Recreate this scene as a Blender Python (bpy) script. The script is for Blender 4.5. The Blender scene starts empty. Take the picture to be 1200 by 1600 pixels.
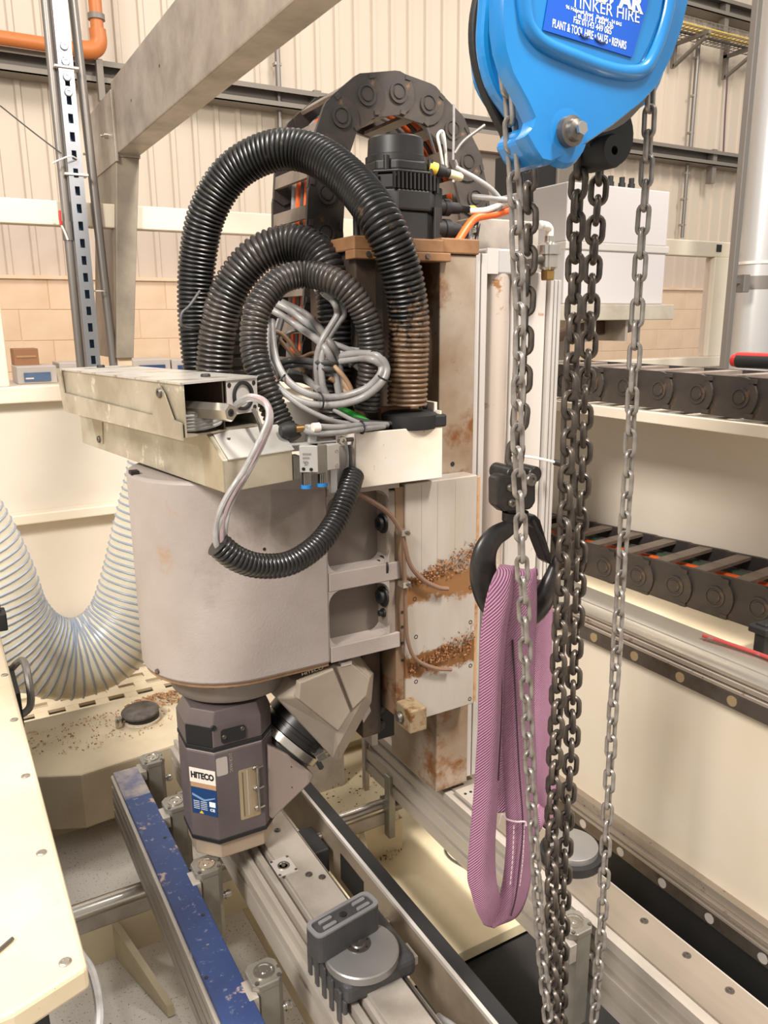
import bpy, math, random
from math import sin, cos, radians, pi, sqrt
from mathutils import Vector as V, Matrix
random.seed(7)
S = bpy.context.scene
COL = S.collection
# ------------------------------------------------------------------ camera
F = 1230.0
PITCH, HEAD, ROLL = radians(13.6), radians(29.8), radians(-0.5)
CAM = V((0, 0, 1.75))
FW = V((sin(HEAD)*cos(PITCH), cos(HEAD)*cos(PITCH), -sin(PITCH)))
_r = V((cos(HEAD), -sin(HEAD), 0)); _u = _r.cross(FW)
RT = _r*cos(ROLL) + _u*sin(ROLL)
UP = _u*cos(ROLL) - _r*sin(ROLL)
cd = bpy.data.cameras.new('camera'); cam = bpy.data.objects.new('camera', cd); COL.objects.link(cam)
cd.sensor_fit = 'VERTICAL'; cd.sensor_height = 24; cd.lens = 24*F/1600; cd.clip_start = .05
R3 = Matrix((RT, UP, -FW)).transposed()
cam.matrix_world = Matrix.Translation(CAM) @ R3.to_4x4()
S.camera = cam
# ------------------------------------------------------------------ light of the hall
w = bpy.data.worlds.new('hall'); S.world = w; w.use_nodes = True
bg = w.node_tree.nodes['Background']; bg.inputs[0].default_value = (1.0, .95, .89, 1); bg.inputs[1].default_value = .72
def lamp(loc, size, power, target, col=(1, .94, .875), sy=None):
    l = bpy.data.lights.new('ceiling_lamp', 'AREA'); l.energy = power; l.color = col
    l.shape = 'RECTANGLE'; l.size = size; l.size_y = sy or size
    o = bpy.data.objects.new('ceiling_lamp', l); COL.objects.link(o); o.location = loc
    o.rotation_euler = (V(target)-V(loc)).to_track_quat('-Z', 'Y').to_euler(); return o
lamp((1.7, -1.2, 5.6), .6, 480, (.6, 1.3, 1), sy=.9)
lamp((-3.0, -.6, 4.8), 1.2, 400, (.9, 1.2, .9), sy=1.4)
lamp((4.5, 4.5, 6.8), 1.0, 190, (4.5, 8, 1.0), sy=1.6)
lamp((-.5, 5.5, 6.8), 1.0, 150, (-.5, 8, 1.0), sy=1.6)
lamp((9.5, 5.0, 6.8), 1.0, 200, (9.5, 8, 1.5), sy=1.6)
S.view_settings.view_transform = 'Standard'; S.view_settings.look = 'None'
S.view_settings.exposure = 0.0; S.view_settings.gamma = 1.0; S.view_settings.use_curve_mapping = False

# ------------------------------------------------------------------ helpers
def at(px, py, x=None, y=None, z=None):
    """point where the sight line of a measured image position meets a plane of the room"""
    r = FW*F + RT*(px-600) - UP*(py-800)
    for i, v in enumerate((x, y, z)):
        if v is not None:
            return CAM + r*((v-CAM[i])/r[i])
def ats(pts, **k): return [at(p[0], p[1], **k) for p in pts]
def lin(c): return tuple((v/255/12.92 if v/255 <= .04045 else ((v/255+.055)/1.055)**2.4) for v in c) + (1,)

MATS = {}
def mat(name, c, rough=.5, metal=0., var=None, dirt=None, bump=None, coat=0., spec=None, band=None, alpha=None):
    """var=(colour,scale,lo,hi) soft mottling; dirt=(colour,scale,threshold,softness[,stretch]) patches; bump=(scale,strength)"""
    if name in MATS: return MATS[name]
    m = bpy.data.materials.new(name); MATS[name] = m; m.use_nodes = True
    nt = m.node_tree; N = nt.nodes; L = nt.links; b = N['Principled BSDF']
    b.inputs['Base Color'].default_value = lin(c); b.inputs['Roughness'].default_value = rough; b.inputs['Metallic'].default_value = metal
    if coat: b.inputs['Coat Weight'].default_value = coat; b.inputs['Coat Roughness'].default_value = .12
    if spec is not None: b.inputs['Specular IOR Level'].default_value = spec
    tc = N.new('ShaderNodeTexCoord')
    def mapped(st):
        if not st: return tc.outputs['Object']
        mp = N.new('ShaderNodeMapping'); mp.inputs['Scale'].default_value = st; L.new(tc.outputs['Object'], mp.inputs[0]); return mp.outputs[0]
    cur = None
    def layer(col2, scale, lo, hi, st=None, det=6, rough_=.6):
        nonlocal cur
        n = N.new('ShaderNodeTexNoise'); n.inputs['Scale'].default_value = scale; n.inputs['Detail'].default_value = det; n.inputs['Roughness'].default_value = rough_
        L.new(mapped(st), n.inputs['Vector'])
        r = N.new('ShaderNodeMapRange'); r.inputs[1].default_value = lo; r.inputs[2].default_value = hi; L.new(n.outputs[0], r.inputs[0])
        x = N.new('ShaderNodeMix'); x.data_type = 'RGBA'
        L.new(r.outputs[0], x.inputs[0])
        if cur is None: x.inputs[6].default_value = lin(c)
        else: L.new(cur, x.inputs[6])
        x.inputs[7].default_value = lin(col2); cur = x.outputs[2]; return r
    if var: layer(var[0], var[1], var[2], var[3], var[4] if len(var) > 4 else None)
    if dirt:
        for d in (dirt if isinstance(dirt, list) else [dirt]):
            layer(d[0], d[1], d[2], d[2]+d[3], d[4] if len(d) > 4 else None, 8, .7)
    if band:      # ((colour, axis, lo, hi, scale, noise amount)): a deposit that lies between two heights/positions of the thing itself
        for bd in (band if isinstance(band, list) else [band]):
            col2, ax, lo, hi, sc, am = bd
            if isinstance(ax, tuple):
                dp = N.new('ShaderNodeVectorMath'); dp.operation = 'DOT_PRODUCT'; dp.inputs[1].default_value = ax; L.new(tc.outputs['Object'], dp.inputs[0]); src = dp.outputs['Value']
            else:
                sp = N.new('ShaderNodeSeparateXYZ'); L.new(tc.outputs['Object'], sp.inputs[0]); src = sp.outputs[ax]
            n = N.new('ShaderNodeTexNoise'); n.inputs['Scale'].default_value = sc; n.inputs['Detail'].default_value = 8; n.inputs['Roughness'].default_value = .7
            L.new(tc.outputs['Object'], n.inputs['Vector'])
            mid, half = (lo+hi)/2, (hi-lo)/2
            a = N.new('ShaderNodeMath'); a.operation = 'SUBTRACT'; L.new(src, a.inputs[0]); a.inputs[1].default_value = mid
            a2 = N.new('ShaderNodeMath'); a2.operation = 'ABSOLUTE'; L.new(a.outputs[0], a2.inputs[0])
            a3 = N.new('ShaderNodeMath'); a3.operation = 'DIVIDE'; L.new(a2.outputs[0], a3.inputs[0]); a3.inputs[1].default_value = half
            a4 = N.new('ShaderNodeMath'); a4.operation = 'MULTIPLY_ADD'; L.new(n.outputs[0], a4.inputs[0]); a4.inputs[1].default_value = am; a4.inputs[2].default_value = -am*.5
            a5 = N.new('ShaderNodeMath'); a5.operation = 'ADD'; L.new(a3.outputs[0], a5.inputs[0]); L.new(a4.outputs[0], a5.inputs[1])
            r = N.new('ShaderNodeMapRange'); r.inputs[1].default_value = 1.1; r.inputs[2].default_value = .8; L.new(a5.outputs[0], r.inputs[0])
            x = N.new('ShaderNodeMix'); x.data_type = 'RGBA'; L.new(r.outputs[0], x.inputs[0])
            if cur is None: x.inputs[6].default_value = lin(c)
            else: L.new(cur, x.inputs[6])
            x.inputs[7].default_value = lin(col2); cur = x.outputs[2]
    if cur is not None: L.new(cur, b.inputs['Base Color'])
    if bump:
        n = N.new('ShaderNodeTexNoise'); n.inputs['Scale'].default_value = bump[0]; n.inputs['Detail'].default_value = 4
        L.new(mapped(bump[2] if len(bump) > 2 else None), n.inputs['Vector'])
        bp = N.new('ShaderNodeBump'); bp.inputs['Strength'].default_value = bump[1]; bp.inputs['Distance'].default_value = .004
        L.new(n.outputs[0], bp.inputs['Height']); L.new(bp.outputs[0], b.inputs['Normal'])
    return m

BR = (132, 92, 55); RUST = (150, 92, 42)
CREAM = mat('cream_paint', (218, 208, 191), .45, var=((214, 199, 174), 3, .4, .75), dirt=((150, 128, 100), 55, .71, .03))
CREAMP = mat('cream_panel', (209, 200, 186), .55, var=((198, 187, 170), 2, .35, .8), dirt=((150, 128, 100), 30, .74, .02))
CREAMD = mat('cream_dusty', (212, 197, 168), .6, var=((196, 178, 147), 6, .4, .7), dirt=[((112, 82, 54), 190, .655, .03), ((165, 130, 90), 12, .66, .1)])
WHITEF = mat('white_floor_specks', (233, 227, 216), .5, dirt=[((60, 46, 38), 210, .605, .03), ((120, 96, 70), 40, .66, .06)])
CREAMF = mat('cream_floor_paint', (218, 203, 170), .5, var=((198, 182, 150), 3, .4, .7), dirt=((110, 84, 55), 40, .7, .03))
CAST = mat('casting_paint', (162, 152, 146), .5, var=((146, 135, 128), 5, .35, .75), dirt=[((158, 124, 88), 8, .61, .12), ((132, 118, 108), 3, .58, .15), ((120, 92, 66), 60, .72, .04)], bump=(220, .15))
CASTD = mat('casting_base_paint', (134, 124, 115), .45, var=((118, 108, 100), 6, .4, .7), bump=(250, .1))
ARMM = mat('arm_paint', (146, 134, 120), .42, var=((130, 118, 104), 8, .4, .7), dirt=((205, 190, 165), 110, .68, .04))
SPIN = mat('spindle_paint', (98, 88, 87), .42, var=((86, 77, 77), 10, .4, .7))
BLK = mat('black_plastic', (34, 32, 31), .42, var=((52, 46, 42), 14, .45, .8))
BLKM = mat('black_matt', (26, 25, 25), .6)
CHAINP = mat('energy_chain_plastic', (54, 49, 46), .45, var=((82, 70, 60), 10, .45, .8), dirt=((112, 84, 60), 24, .62, .1))
CHAINB = mat('energy_chain_bar', (128, 114, 102), .55, var=((104, 92, 82), 20, .4, .7))
HOSE = mat('black_hose_rubber', (22, 21, 21), .3, var=((34, 31, 29), 12, .4, .8), coat=.3)
HOSEB = mat('dusty_hose', (24, 23, 22), .36, dirt=((104, 80, 58), 30, .60, .12), band=((112, 88, 66), (1, 0, -1), -.99, -.52, 60, 2.6))
HOSED = mat('dusty_hose_small', (32, 30, 29), .36, var=((72, 64, 58), 10, .42, .75), dirt=((104, 80, 58), 22, .66, .1), coat=.15)
HOSEW = mat('brown_dusty_hose', (66, 52, 40), .6, var=((108, 82, 56), 20, .4, .7))
GREYC = mat('grey_cable', (150, 148, 146), .36, var=((124, 120, 116), 30, .4, .7), dirt=((150, 118, 88), 14, .62, .1))
TANC = mat('tan_dusty_cable', (158, 128, 100), .55)
DARKC = mat('dark_cable', (70, 68, 66), .42)
ORC = mat('orange_cable', (222, 96, 36), .45)
GRN = mat('green_cable', (50, 165, 60), .45)
BRNC = mat('brown_hose', (118, 92, 76), .35)
GALV = mat('galvanised_steel', (176, 165, 153), .45, .35, var=((138, 127, 116), 6, .35, .7), dirt=((98, 88, 80), 14, .68, .1), bump=(60, .08))
GALVL = mat('galvanised_leg', (150, 139, 122), .5, .3, var=((118, 108, 96), 5, .35, .7), bump=(60, .1))
STRUTM = mat('slotted_strut_zinc', (156, 158, 162), .38, .55)
CONDM = mat('grey_conduit', (128, 122, 116), .4, .5)
ALU = mat('aluminium', (186, 178, 168), .38, .4, var=((158, 149, 138), 9, .4, .7), dirt=((150, 108, 66), 18, .7, .06))
ALUB = mat('aluminium_beam', (188, 180, 170), .4, .35, var=((164, 154, 142), 14, .4, .7, (1, .15, 1)), dirt=((150, 112, 72), 25, .68, .08, (1, .3, 1)))
ALUW = mat('aluminium_pale', (194, 188, 182), .4, .35)
STEEL = mat('bright_steel', (190, 184, 174), .2, .9)
STEELD = mat('dull_steel', (112, 106, 100), .38, .8)
DUCT = mat('sheet_metal_duct', (190, 182, 164), .34, .55, var=((164, 154, 134), 9, .42, .62), dirt=((214, 205, 186), 14, .6, .04))
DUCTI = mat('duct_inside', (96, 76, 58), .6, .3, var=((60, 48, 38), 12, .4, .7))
COLM = mat('column_steel', (164, 150, 134), .45, .35, var=((140, 116, 92), 5, .4, .65), dirt=[((122, 78, 42), 6, .52, .10), ((96, 62, 34), 30, .64, .06)])
COLD = mat('column_rail_dark', (50, 41, 34), .6, .2, var=((84, 64, 48), 9, .45, .7))
RUSTY = mat('rusty_top', (140, 102, 68), .6, .1, var=((112, 78, 48), 14, .4, .7))
CARR = mat('carriage_plate', (178, 171, 163), .4, .35, var=((164, 152, 138), 8, .4, .7, (1, 1, .25)), dirt=((158, 106, 54), 28, .72, .05),
           band=[((138, 98, 62), 2, 1.195, 1.258, 40, 3.0), ((124, 84, 50), 2, 1.035, 1.09, 40, 3.0)])
SHAV = mat('wood_shavings', (138, 92, 52), .8, var=((98, 62, 32), 90, .4, .6))
SHAVP = mat('pale_shavings', (190, 146, 104), .8, var=((150, 104, 66), 90, .4, .6))
COVER = mat('white_cover', (190, 182, 174), .42, .05, dirt=((150, 104, 62), 14, .66, .05))
TUBEM = mat('cylinder_tube_alu', (190, 176, 164), .34, .35, dirt=[((150, 104, 62), 16, .62, .07), ((110, 70, 40), 40, .68, .04)])
WHOUS = mat('white_housing', (216, 207, 196), .45, var=((214, 198, 176), 7, .45, .7), dirt=((110, 78, 48), 60, .66, .03, (1, 1, .35)))
GREYBX = mat('light_grey_cabinet', (178, 173, 172), .45, dirt=((140, 130, 124), 40, .74, .02))
CHL = mat('hand_chain_steel', (158, 152, 146), .36, .6, var=((126, 119, 112), 60, .4, .7))
CHD = mat('load_chain_steel', (74, 68, 63), .34, .5, var=((104, 94, 84), 60, .4, .7))
HOOK = mat('hook_black_steel', (48, 45, 44), .36, .5, var=((70, 65, 62), 25, .45, .75))
BLUE = mat('hoist_blue_paint', (22, 124, 190), .3, var=((18, 112, 178), 6, .4, .7), dirt=((70, 96, 120), 40, .74, .03), coat=.4)
LABB = mat('hoist_label_blue', (16, 82, 184), .35)
WTX = mat('print_white', (232, 236, 240), .5)
DTX = mat('print_dark', (32, 34, 40), .5)
LABW = mat('label_white', (226, 216, 204), .5)
LABD = mat('label_navy', (32, 62, 108), .45)
STIT = mat('stitch_pale', (205, 182, 188), .8)
STID = mat('stitch_dark', (62, 42, 52), .8)
BLUEB = mat('blue_beam_strip', (40, 60, 104), .45, var=((30, 46, 86), 6, .4, .7), dirt=[((156, 138, 128), 22, .60, .05), ((112, 116, 136), 70, .585, .08)])
BLUEW = mat('worn_beam_end', (150, 140, 132), .6, var=((96, 96, 120), 24, .4, .65))
PODM = mat('pod_dark_plastic', (58, 57, 58), .45, var=((70, 68, 68), 20, .4, .7))
PODR = mat('pod_rubber_pad', (118, 116, 116), .55)
PODS = mat('pod_disc_steel', (150, 148, 146), .35, .6)
CLAMPM = mat('clamp_cast_grey', (140, 136, 126), .4, .45, var=((120, 115, 106), 12, .4, .7))
ORP = mat('orange_pipe_paint', (192, 112, 56), .42)
SILV = mat('silver_pipe', (196, 194, 192), .36, .5)
CLAD = mat('cladding_sheet_paint', (200, 186, 168), .5)
BLOCK = mat('painted_block', (232, 206, 172), .6, var=((222, 194, 158), 3, .4, .7))
PURL = mat('purlin_grey', (124, 116, 106), .5, .2)
FLOOR = mat('hall_floor', (150, 144, 134), .6, var=((130, 124, 114), 2, .4, .7))
RUBBER = mat('black_mat', (36, 34, 33), .6, dirt=((140, 128, 116), 90, .7, .03))
RED = mat('red_plastic', (186, 40, 36), .4)
BROWN = mat('brown_carton', (150, 108, 74), .7)
BINB = mat('bin_blue_front', (70, 98, 130), .5)
BING = mat('bin_grey', (184, 178, 168), .5)
YEL = mat('yellow_label', (226, 190, 70), .5)
PURP = mat('purple_cable', (98, 70, 86), .5)
BRASS = mat('brass', (150, 118, 70), .35, .8)
# sling webbing: diagonal weave
SL = mat('purple_webbing', (186, 136, 164), .75, var=((164, 116, 142), 7, .4, .75), dirt=((168, 132, 134), 10, .58, .12))
def weave(m, k):
    nt = m.node_tree; N = nt.nodes; L = nt.links; b = N['Principled BSDF']
    tc = N.new('ShaderNodeTexCoord'); mp = N.new('ShaderNodeMapping'); mp.inputs['Rotation'].default_value = (0, radians(-52), 0)
    wv = N.new('ShaderNodeTexWave'); wv.inputs['Scale'].default_value = k; wv.inputs['Distortion'].default_value = .3
    L.new(tc.outputs['Object'], mp.inputs[0]); L.new(mp.outputs[0], wv.inputs[0])
    bp = N.new('ShaderNodeBump'); bp.inputs['Strength'].default_value = .9; bp.inputs['Distance'].default_value = .003
    old = b.inputs['Base Color'].links[0].from_socket; x = N.new('ShaderNodeMix'); x.data_type = 'RGBA'; x.blend_type = 'MULTIPLY'; x.inputs[7].default_value = (.70, .58, .64, 1); L.new(old, x.inputs[6]); L.new(wv.outputs[1], x.inputs[0]); L.new(x.outputs[2], b.inputs['Base Color'])
    L.new(wv.outputs[1], bp.inputs['Height']); L.new(bp.outputs[0], b.inputs['Normal'])
weave(SL, 95)
# translucent extraction hose and clear guard pane
def clearmat(name, tint, gl, rough):
    m = bpy.data.materials.new(name); m.use_nodes = True; nt = m.node_tree; nt.nodes.clear(); N = nt.nodes; L = nt.links
    o = N.new('ShaderNodeOutputMaterial'); t = N.new('ShaderNodeBsdfTransparent'); t.inputs[0].default_value = tint
    g = N.new('ShaderNodeBsdfGlossy'); g.inputs['Roughness'].default_value = rough; x = N.new('ShaderNodeMixShader')
    f = N.new('ShaderNodeFresnel'); f.inputs[0].default_value = 1.45
    a = N.new('ShaderNodeMath'); a.operation = 'ADD'; a.inputs[1].default_value = gl; L.new(f.outputs[0], a.inputs[0])
    ge = N.new('ShaderNodeNewGeometry'); iv = N.new('ShaderNodeMath'); iv.operation = 'SUBTRACT'; iv.inputs[0].default_value = 1.0; L.new(ge.outputs['Backfacing'], iv.inputs[1])
    mu = N.new('ShaderNodeMath'); mu.operation = 'MULTIPLY'; L.new(a.outputs[0], mu.inputs[0]); L.new(iv.outputs[0], mu.inputs[1])
    L.new(mu.outputs[0], x.inputs[0]); L.new(t.outputs[0], x.inputs[1]); L.new(g.outputs[0], x.inputs[2]); L.new(x.outputs[0], o.inputs[0]); return m
PANE = clearmat('guard_polycarbonate', (.94, .915, .92, 1), .04, .06)
SLEEVE = clearmat('clear_film', (.97, .965, .96, 1), .03, .1)
TRANS = mat('translucent_hose_film', (226, 216, 194), .3, coat=.3)
_b = TRANS.node_tree.nodes['Principled BSDF']; _b.inputs['Transmission Weight'].default_value = .25; _b.inputs['Subsurface Weight'].default_value = .2
SPIRAL = mat('hose_spiral_blue_grey', (140, 148, 162), .35)

class MB:
    def __init__(s): s.v = []; s.f = []
    def add(s, vs, fs):
        n = len(s.v); s.v += [V(p) for p in vs]; s.f += [tuple(i+n for i in f) for f in fs]; return s
    def para(s, o, a, b, c):
        o, a, b, c = V(o), V(a), V(b), V(c)
        if a.cross(b).dot(c) < 0: a, b = b, a
        p = [o, o+a, o+a+b, o+b, o+c, o+a+c, o+a+b+c, o+b+c]
        return s.add(p, [(3, 2, 1, 0), (4, 5, 6, 7), (0, 1, 5, 4), (1, 2, 6, 5), (2, 3, 7, 6), (3, 0, 4, 7)])
    def box(s, x0, x1, y0, y1, z0, z1): return s.para((x0, y0, z0), (x1-x0, 0, 0), (0, y1-y0, 0), (0, 0, z1-z0))
    def prism(s, pts, vec):
        pts = [V(p) for p in pts]; vec = V(vec); n = len(pts)
        nor = V((0, 0, 0))
        for i in range(n): nor += pts[i].cross(pts[(i+1) % n])
        if nor.dot(vec) > 0: pts = pts[::-1]
        fs = [tuple(range(n)), tuple(range(2*n-1, n-1, -1))] + [(i, i+n, (i+1) % n + n, (i+1) % n) for i in range(n)]
        return s.add(pts+[p+vec for p in pts], fs)
    def loft(s, rings, caps=True, closed=True):
        n = len(rings[0]); base = len(s.v)
        vs = [p for r in rings for p in r]; fs = []
        for k in range(len(rings)-1):
            for i in range(n if closed else n-1):
                j = (i+1) % n; fs.append((k*n+i, k*n+j, (k+1)*n+j, (k+1)*n+i))
        if caps and closed: fs += [tuple(range(n-1, -1, -1)), tuple(range((len(rings)-1)*n, len(rings)*n))]
        return s.add(vs, fs)
    def cyl(s, p0, p1, r0, r1=None, n=20, caps=True):
        p0, p1 = V(p0), V(p1); r1 = r0 if r1 is None else r1; d = (p1-p0).normalized()
        a = d.orthogonal().normalized(); b = d.cross(a)
        return s.loft([[p+(a*cos(2*pi*i/n)+b*sin(2*pi*i/n))*r for i in range(n)] for p, r in ((p0, r0), (p1, r1))], caps)
    def lathe(s, p, axis, prof, n=28, start=None):
        p = V(p); d = V(axis).normalized(); a = V(start).normalized() if start else d.orthogonal().normalized(); b = d.cross(a)
        return s.loft([[p+d*h+(a*cos(2*pi*i/n)+b*sin(2*pi*i/n))*r for i in range(n)] for r, h in prof])
    def tube(s, path, r, n=10, caps=True, loop=False, flat=None):
        path = [V(p) for p in path]; m = len(path); rr = r if isinstance(r, (list, tuple)) else [r]*m
        T = []
        for i in range(m):
            a = path[(i-1) % m] if (loop or i > 0) else path[0]; b = path[(i+1) % m] if (loop or i < m-1) else path[-1]
            T.append((b-a).normalized())
        a = T[0].orthogonal().normalized() if flat is None else (V(flat)-T[0]*T[0].dot(V(flat))).normalized()
        rings = []
        for i in range(m):
            if flat is not None: a = (V(flat)-T[i]*T[i].dot(V(flat))).normalized()
            else: a = (a-T[i]*a.dot(T[i])).normalized()
            b = T[i].cross(a)
            rings.append([path[i]+(a*cos(2*pi*k/n)+b*sin(2*pi*k/n))*rr[i] for k in range(n)])
        if loop: rings.append(rings[0]); return s.loft(rings, False)
        return s.loft(rings, caps)
    def build(s, name, m, parent=None, smooth=False, bevel=0, seg=2, kind=None):
        me = bpy.data.meshes.new(name); me.from_pydata([tuple(p) for p in s.v], [], s.f); me.materials.append(m)
        if smooth:
            me.polygons.foreach_set('use_smooth', [True]*len(me.polygons)); me.set_sharp_from_angle(angle=radians(40))
        me.update()
        return link(name, me, parent, bevel, seg, kind)
def link(name, me, parent=None, bevel=0, seg=2, kind=None):
    o = bpy.data.objects.new(name, me); COL.objects.link(o)
    if parent is not None:
        o.parent = parent
        if parent.type == 'EMPTY': o.matrix_parent_inverse = Matrix.Translation(-parent.location)
    if bevel:
        b = o.modifiers.new('bevel', 'BEVEL'); b.width = bevel; b.segments = seg; b.limit_method = 'ANGLE'; b.angle_limit = radians(40); b.harden_normals = False
    if kind: o['kind'] = kind
    return o
def T(name, label, cat, loc, group=None):
    o = bpy.data.objects.new(name, None); COL.objects.link(o); o.location = loc; o.empty_display_size = .05
    o['label'] = label; o['category'] = cat
    if group: o['group'] = group
    return o
def tag(o, label, cat, group=None):
    o['label'] = label; o['category'] = cat
    if group: o['group'] = group
    return o
def struct(name): 
    o = bpy.data.objects.new(name, None); COL.objects.link(o); o['kind'] = 'structure'; return o
def spline(P, k=10):
    P = [V(p) for p in P]; out = []
    Q = [P[0]*2-P[1]] + P + [P[-1]*2-P[-2]]
    for i in range(1, len(Q)-2):
        a, b, c, d = Q[i-1:i+3]
        for j in range(k):
            t = j/k
            out.append(.5*((2*b)+(c-a)*t+(2*a-5*b+4*c-d)*t*t+(3*b-a-3*c+d)*t**3))
    return out + [P[-1]]
def resample(P, step):
    out = [P[0].copy()]; acc = 0.
    for i in range(1, len(P)):
        seg = (P[i]-P[i-1]).length
        if seg < 1e-9: continue
        while acc+seg >= step:
            t = (step-acc)/seg; q = P[i-1].lerp(P[i], t); out.append(q); P[i-1] = q; seg = (P[i]-q).length; acc = 0.
        acc += seg
    return out
def hose(path, r, m, parent, name='corrugated_tube', pitch=.0092, depth=.1, n=22, taper=None):
    P = resample(spline(path, 24), pitch/4); rr = []
    for i in range(len(P)):
        k = i % 4; q = r if taper is None else r*(taper[0]+(taper[1]-taper[0])*i/len(P))
        rr.append(q*(1-depth*.2, 1, 1-depth*.2, 1-depth)[k])
    mb = MB().tube(P, rr, n)
    return mb.build(name, m, parent, smooth=True)
def text(s, p0, p1, up, h, m, parent, name='lettering', bold=False, off=V((0, 0, 0))):
    """flat print from p0 to p1 along its baseline, capital height h"""
    c = bpy.data.curves.new(name, 'FONT'); c.body = s; c.size = 1
    if bold: c.offset = .045 if bold is True else bold
    t = bpy.data.objects.new('t', c); me = bpy.data.meshes.new_from_object(t); bpy.data.objects.remove(t)
    xs = [v.co.x for v in me.vertices]; x0, x1 = min(xs), max(xs)
    d = (V(p1)-V(p0)); L = d.length; d.normalize(); u = V(up); u = (u-d*u.dot(d)).normalized()
    for v in me.vertices:
        q = V(p0)+d*((v.co.x-x0)/(x1-x0)*L)+u*(v.co.y/.7*h)+off; v.co = q
    me.materials.clear(); me.materials.append(m); me.update()
    return link(name, me, parent)
def bolt(p, n, r, h, m, parent, name='bolt', seg=12, hexh=True):
    n = V(n).normalized(); p = V(p)
    return MB().lathe(p, n, [(r, -.001), (r, h*.6), (r*.85, h), (r*.45, h), (r*.4, h*.6)], seg).build(name, m, parent, smooth=True)
X, Y, Z = V((1, 0, 0)), V((0, 1, 0)), V((0, 0, 1))
# =================================================================== SETTING
MB().box(-14, 22, -6, 9.6, -.2, 0).build('floor', FLOOR)['kind'] = 'structure'
YW = 9.0
wall = struct('wall_back'); wall.location = (0, YW, 0)
MB().box(-8, 18, YW+.16, YW+.3, 2.2, 9).build('backing', BLOCK, wall)
# profiled cladding sheets, one metre wide, four raised ribs each
prof = []
for k in range(4):
    a = k*.25
    prof += [(a+.0, 0), (a+.085, 0), (a+.1, -.028), (a+.145, -.028), (a+.16, 0)]
prof.append((1.0, 0))
mb = MB(); mb.loft([[V((p[0], p[1], z)) for p in prof] for z in (2.22, 8.8)], False, False)
MB().box(-8, 18, YW-.012, YW+.16, 0, 2.2).build('mortar', BLOCK, wall)
sh0 = mb.build('cladding_sheet', CLAD, wall); sh0.location = (-7, YW+.1, 0)
for i in range(1, 25):
    c = sh0.copy(); COL.objects.link(c); c.location = (-7+i, YW+.1, 0)
# painted block plinth: visible stretch
bl0 = None
for r in range(6):
    for k in range(26):
        x = -.6+k*.6+(r % 2)*.3; z = 2.21-.31*(r+1)
        if 6.2 < x < 7.5 and z < 1.2: continue
        if bl0 is None:
            bl0 = MB().box(0, .595, 0, .12, 0, .305).build('block', BLOCK, wall, bevel=.004, seg=1); b = bl0
        else: b = bl0.copy(); COL.objects.link(b)
        b.location = (x, YW-.02+random.uniform(-.002, .002), z)
MB().box(-8, 18, YW-.06, YW+.14, 2.2, 2.235).build('ledge', BLOCK, wall)
# cladding rails (Z purlins) across the wall
def purlin(name, zt, zb):
    o = struct(name); o.location = (0, YW, 0)
    d = .2; h = zt-zb
    pts = [(0, YW+.05, zt), (0, YW-d, zt), (0, YW-d, zt-.05), (0, YW-d+.012, zt-.05), (0, YW-d+.012, zt-.012), (0, YW-.03, zt-.012), (0, YW-.03, zb), (0, YW+.05, zb)]
    MB().prism([V(p)+X*-8 for p in pts], (26, 0, 0)).build('web', PURL, o)
    MB().box(-8, 18, YW-.2, YW-.03, zb, zb+.012).build('flange', PURL, o); MB().box(-8, 18, YW-.2, YW-.188, zb, zb+.06).build('lip', PURL, o)
    for i in range(0, 12, 2):
        x = .8+i*1.7; MB().box(x, x+.09, YW-.16, YW-.05, zb-.25 if i % 4 else zb, zt+.03).build('cleat', PURL, o)
purlin('trim_1', 4.27, 4.06); purlin('trim_2', 6.35, 6.12)
# rainwater and cable conduits standing on the wall
def wallconduit(px, py0, py1, r, label, px1=None):
    a = at(px, py0, y=YW-.05); b = at(px if px1 is None else px1, py1, y=YW-.05); b.x = a.x
    t = T('wall_conduit', label, 'conduit', b); MB().cyl(a, b, r, n=10).build('pipe', CONDM, t, True)
    for k in range(3):
        p = b.lerp(a, (k+.5)/3); MB().box(p.x-.04, p.x+.04, p.y-.02, p.y+.06, p.z-.015, p.z+.015).build('clip', GALV, t)
wallconduit(430, -10, 205, .03, 'thin grey conduit on the cladding left of the black energy chain arch')
wallconduit(1092, 60, 238, .035, 'grey conduit on the cladding below the wire cable tray')
wallconduit(1075, 250, 372, .028, 'thin conduit under the cladding rail beside the light grey cabinet')
t = T('hanging_cable', 'thin purple cable hanging down the cladding right of the blue hoist', 'cable', at(1130, 240, y=YW-.03))
MB().tube(spline(ats([(1131, 82), (1136, 95), (1136, 130), (1133, 180), (1130, 243)], y=YW-.03), 6), .013, 8).build('sheath', PURP, t, True)
# wire cable tray, upper right
t = T('cable_tray', 'wire mesh cable tray carrying yellow cables on the upper right wall', 'cable tray', at(1080, 60, y=8.5))
a = at(1066, 48, y=8.6); b = at(1215, 96, y=8.6); b.z = a.z
L_ = b.x+1.5-a.x+1; x0 = a.x-1
mb = MB()
for j in range(5): mb.cyl((x0, 8.4+j*.11, a.z), (x0+L_, 8.4+j*.11, a.z), .006, n=5)
for j in range(2):
    for k in range(2): mb.cyl((x0, 8.4+k*.44, a.z+.05+j*.05), (x0+L_, 8.4+k*.44, a.z+.05+j*.05), .006, n=5)
for j in range(int(L_/.09)):
    x = x0+j*.09; mb.tube([(x, 8.4, a.z+.1), (x, 8.4, a.z), (x, 8.84, a.z), (x, 8.84, a.z+.1)], .005, 4)
mb.build('wire_mesh', PURL, t, kind='stuff')
for j, m in ((0, YEL), (1, YEL), (2, DARKC)): MB().cyl((x0, 8.47+j*.12, a.z+.035), (x0+L_, 8.47+j*.12, a.z+.035), .022, n=8).build('cable', m, t, True)
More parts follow.
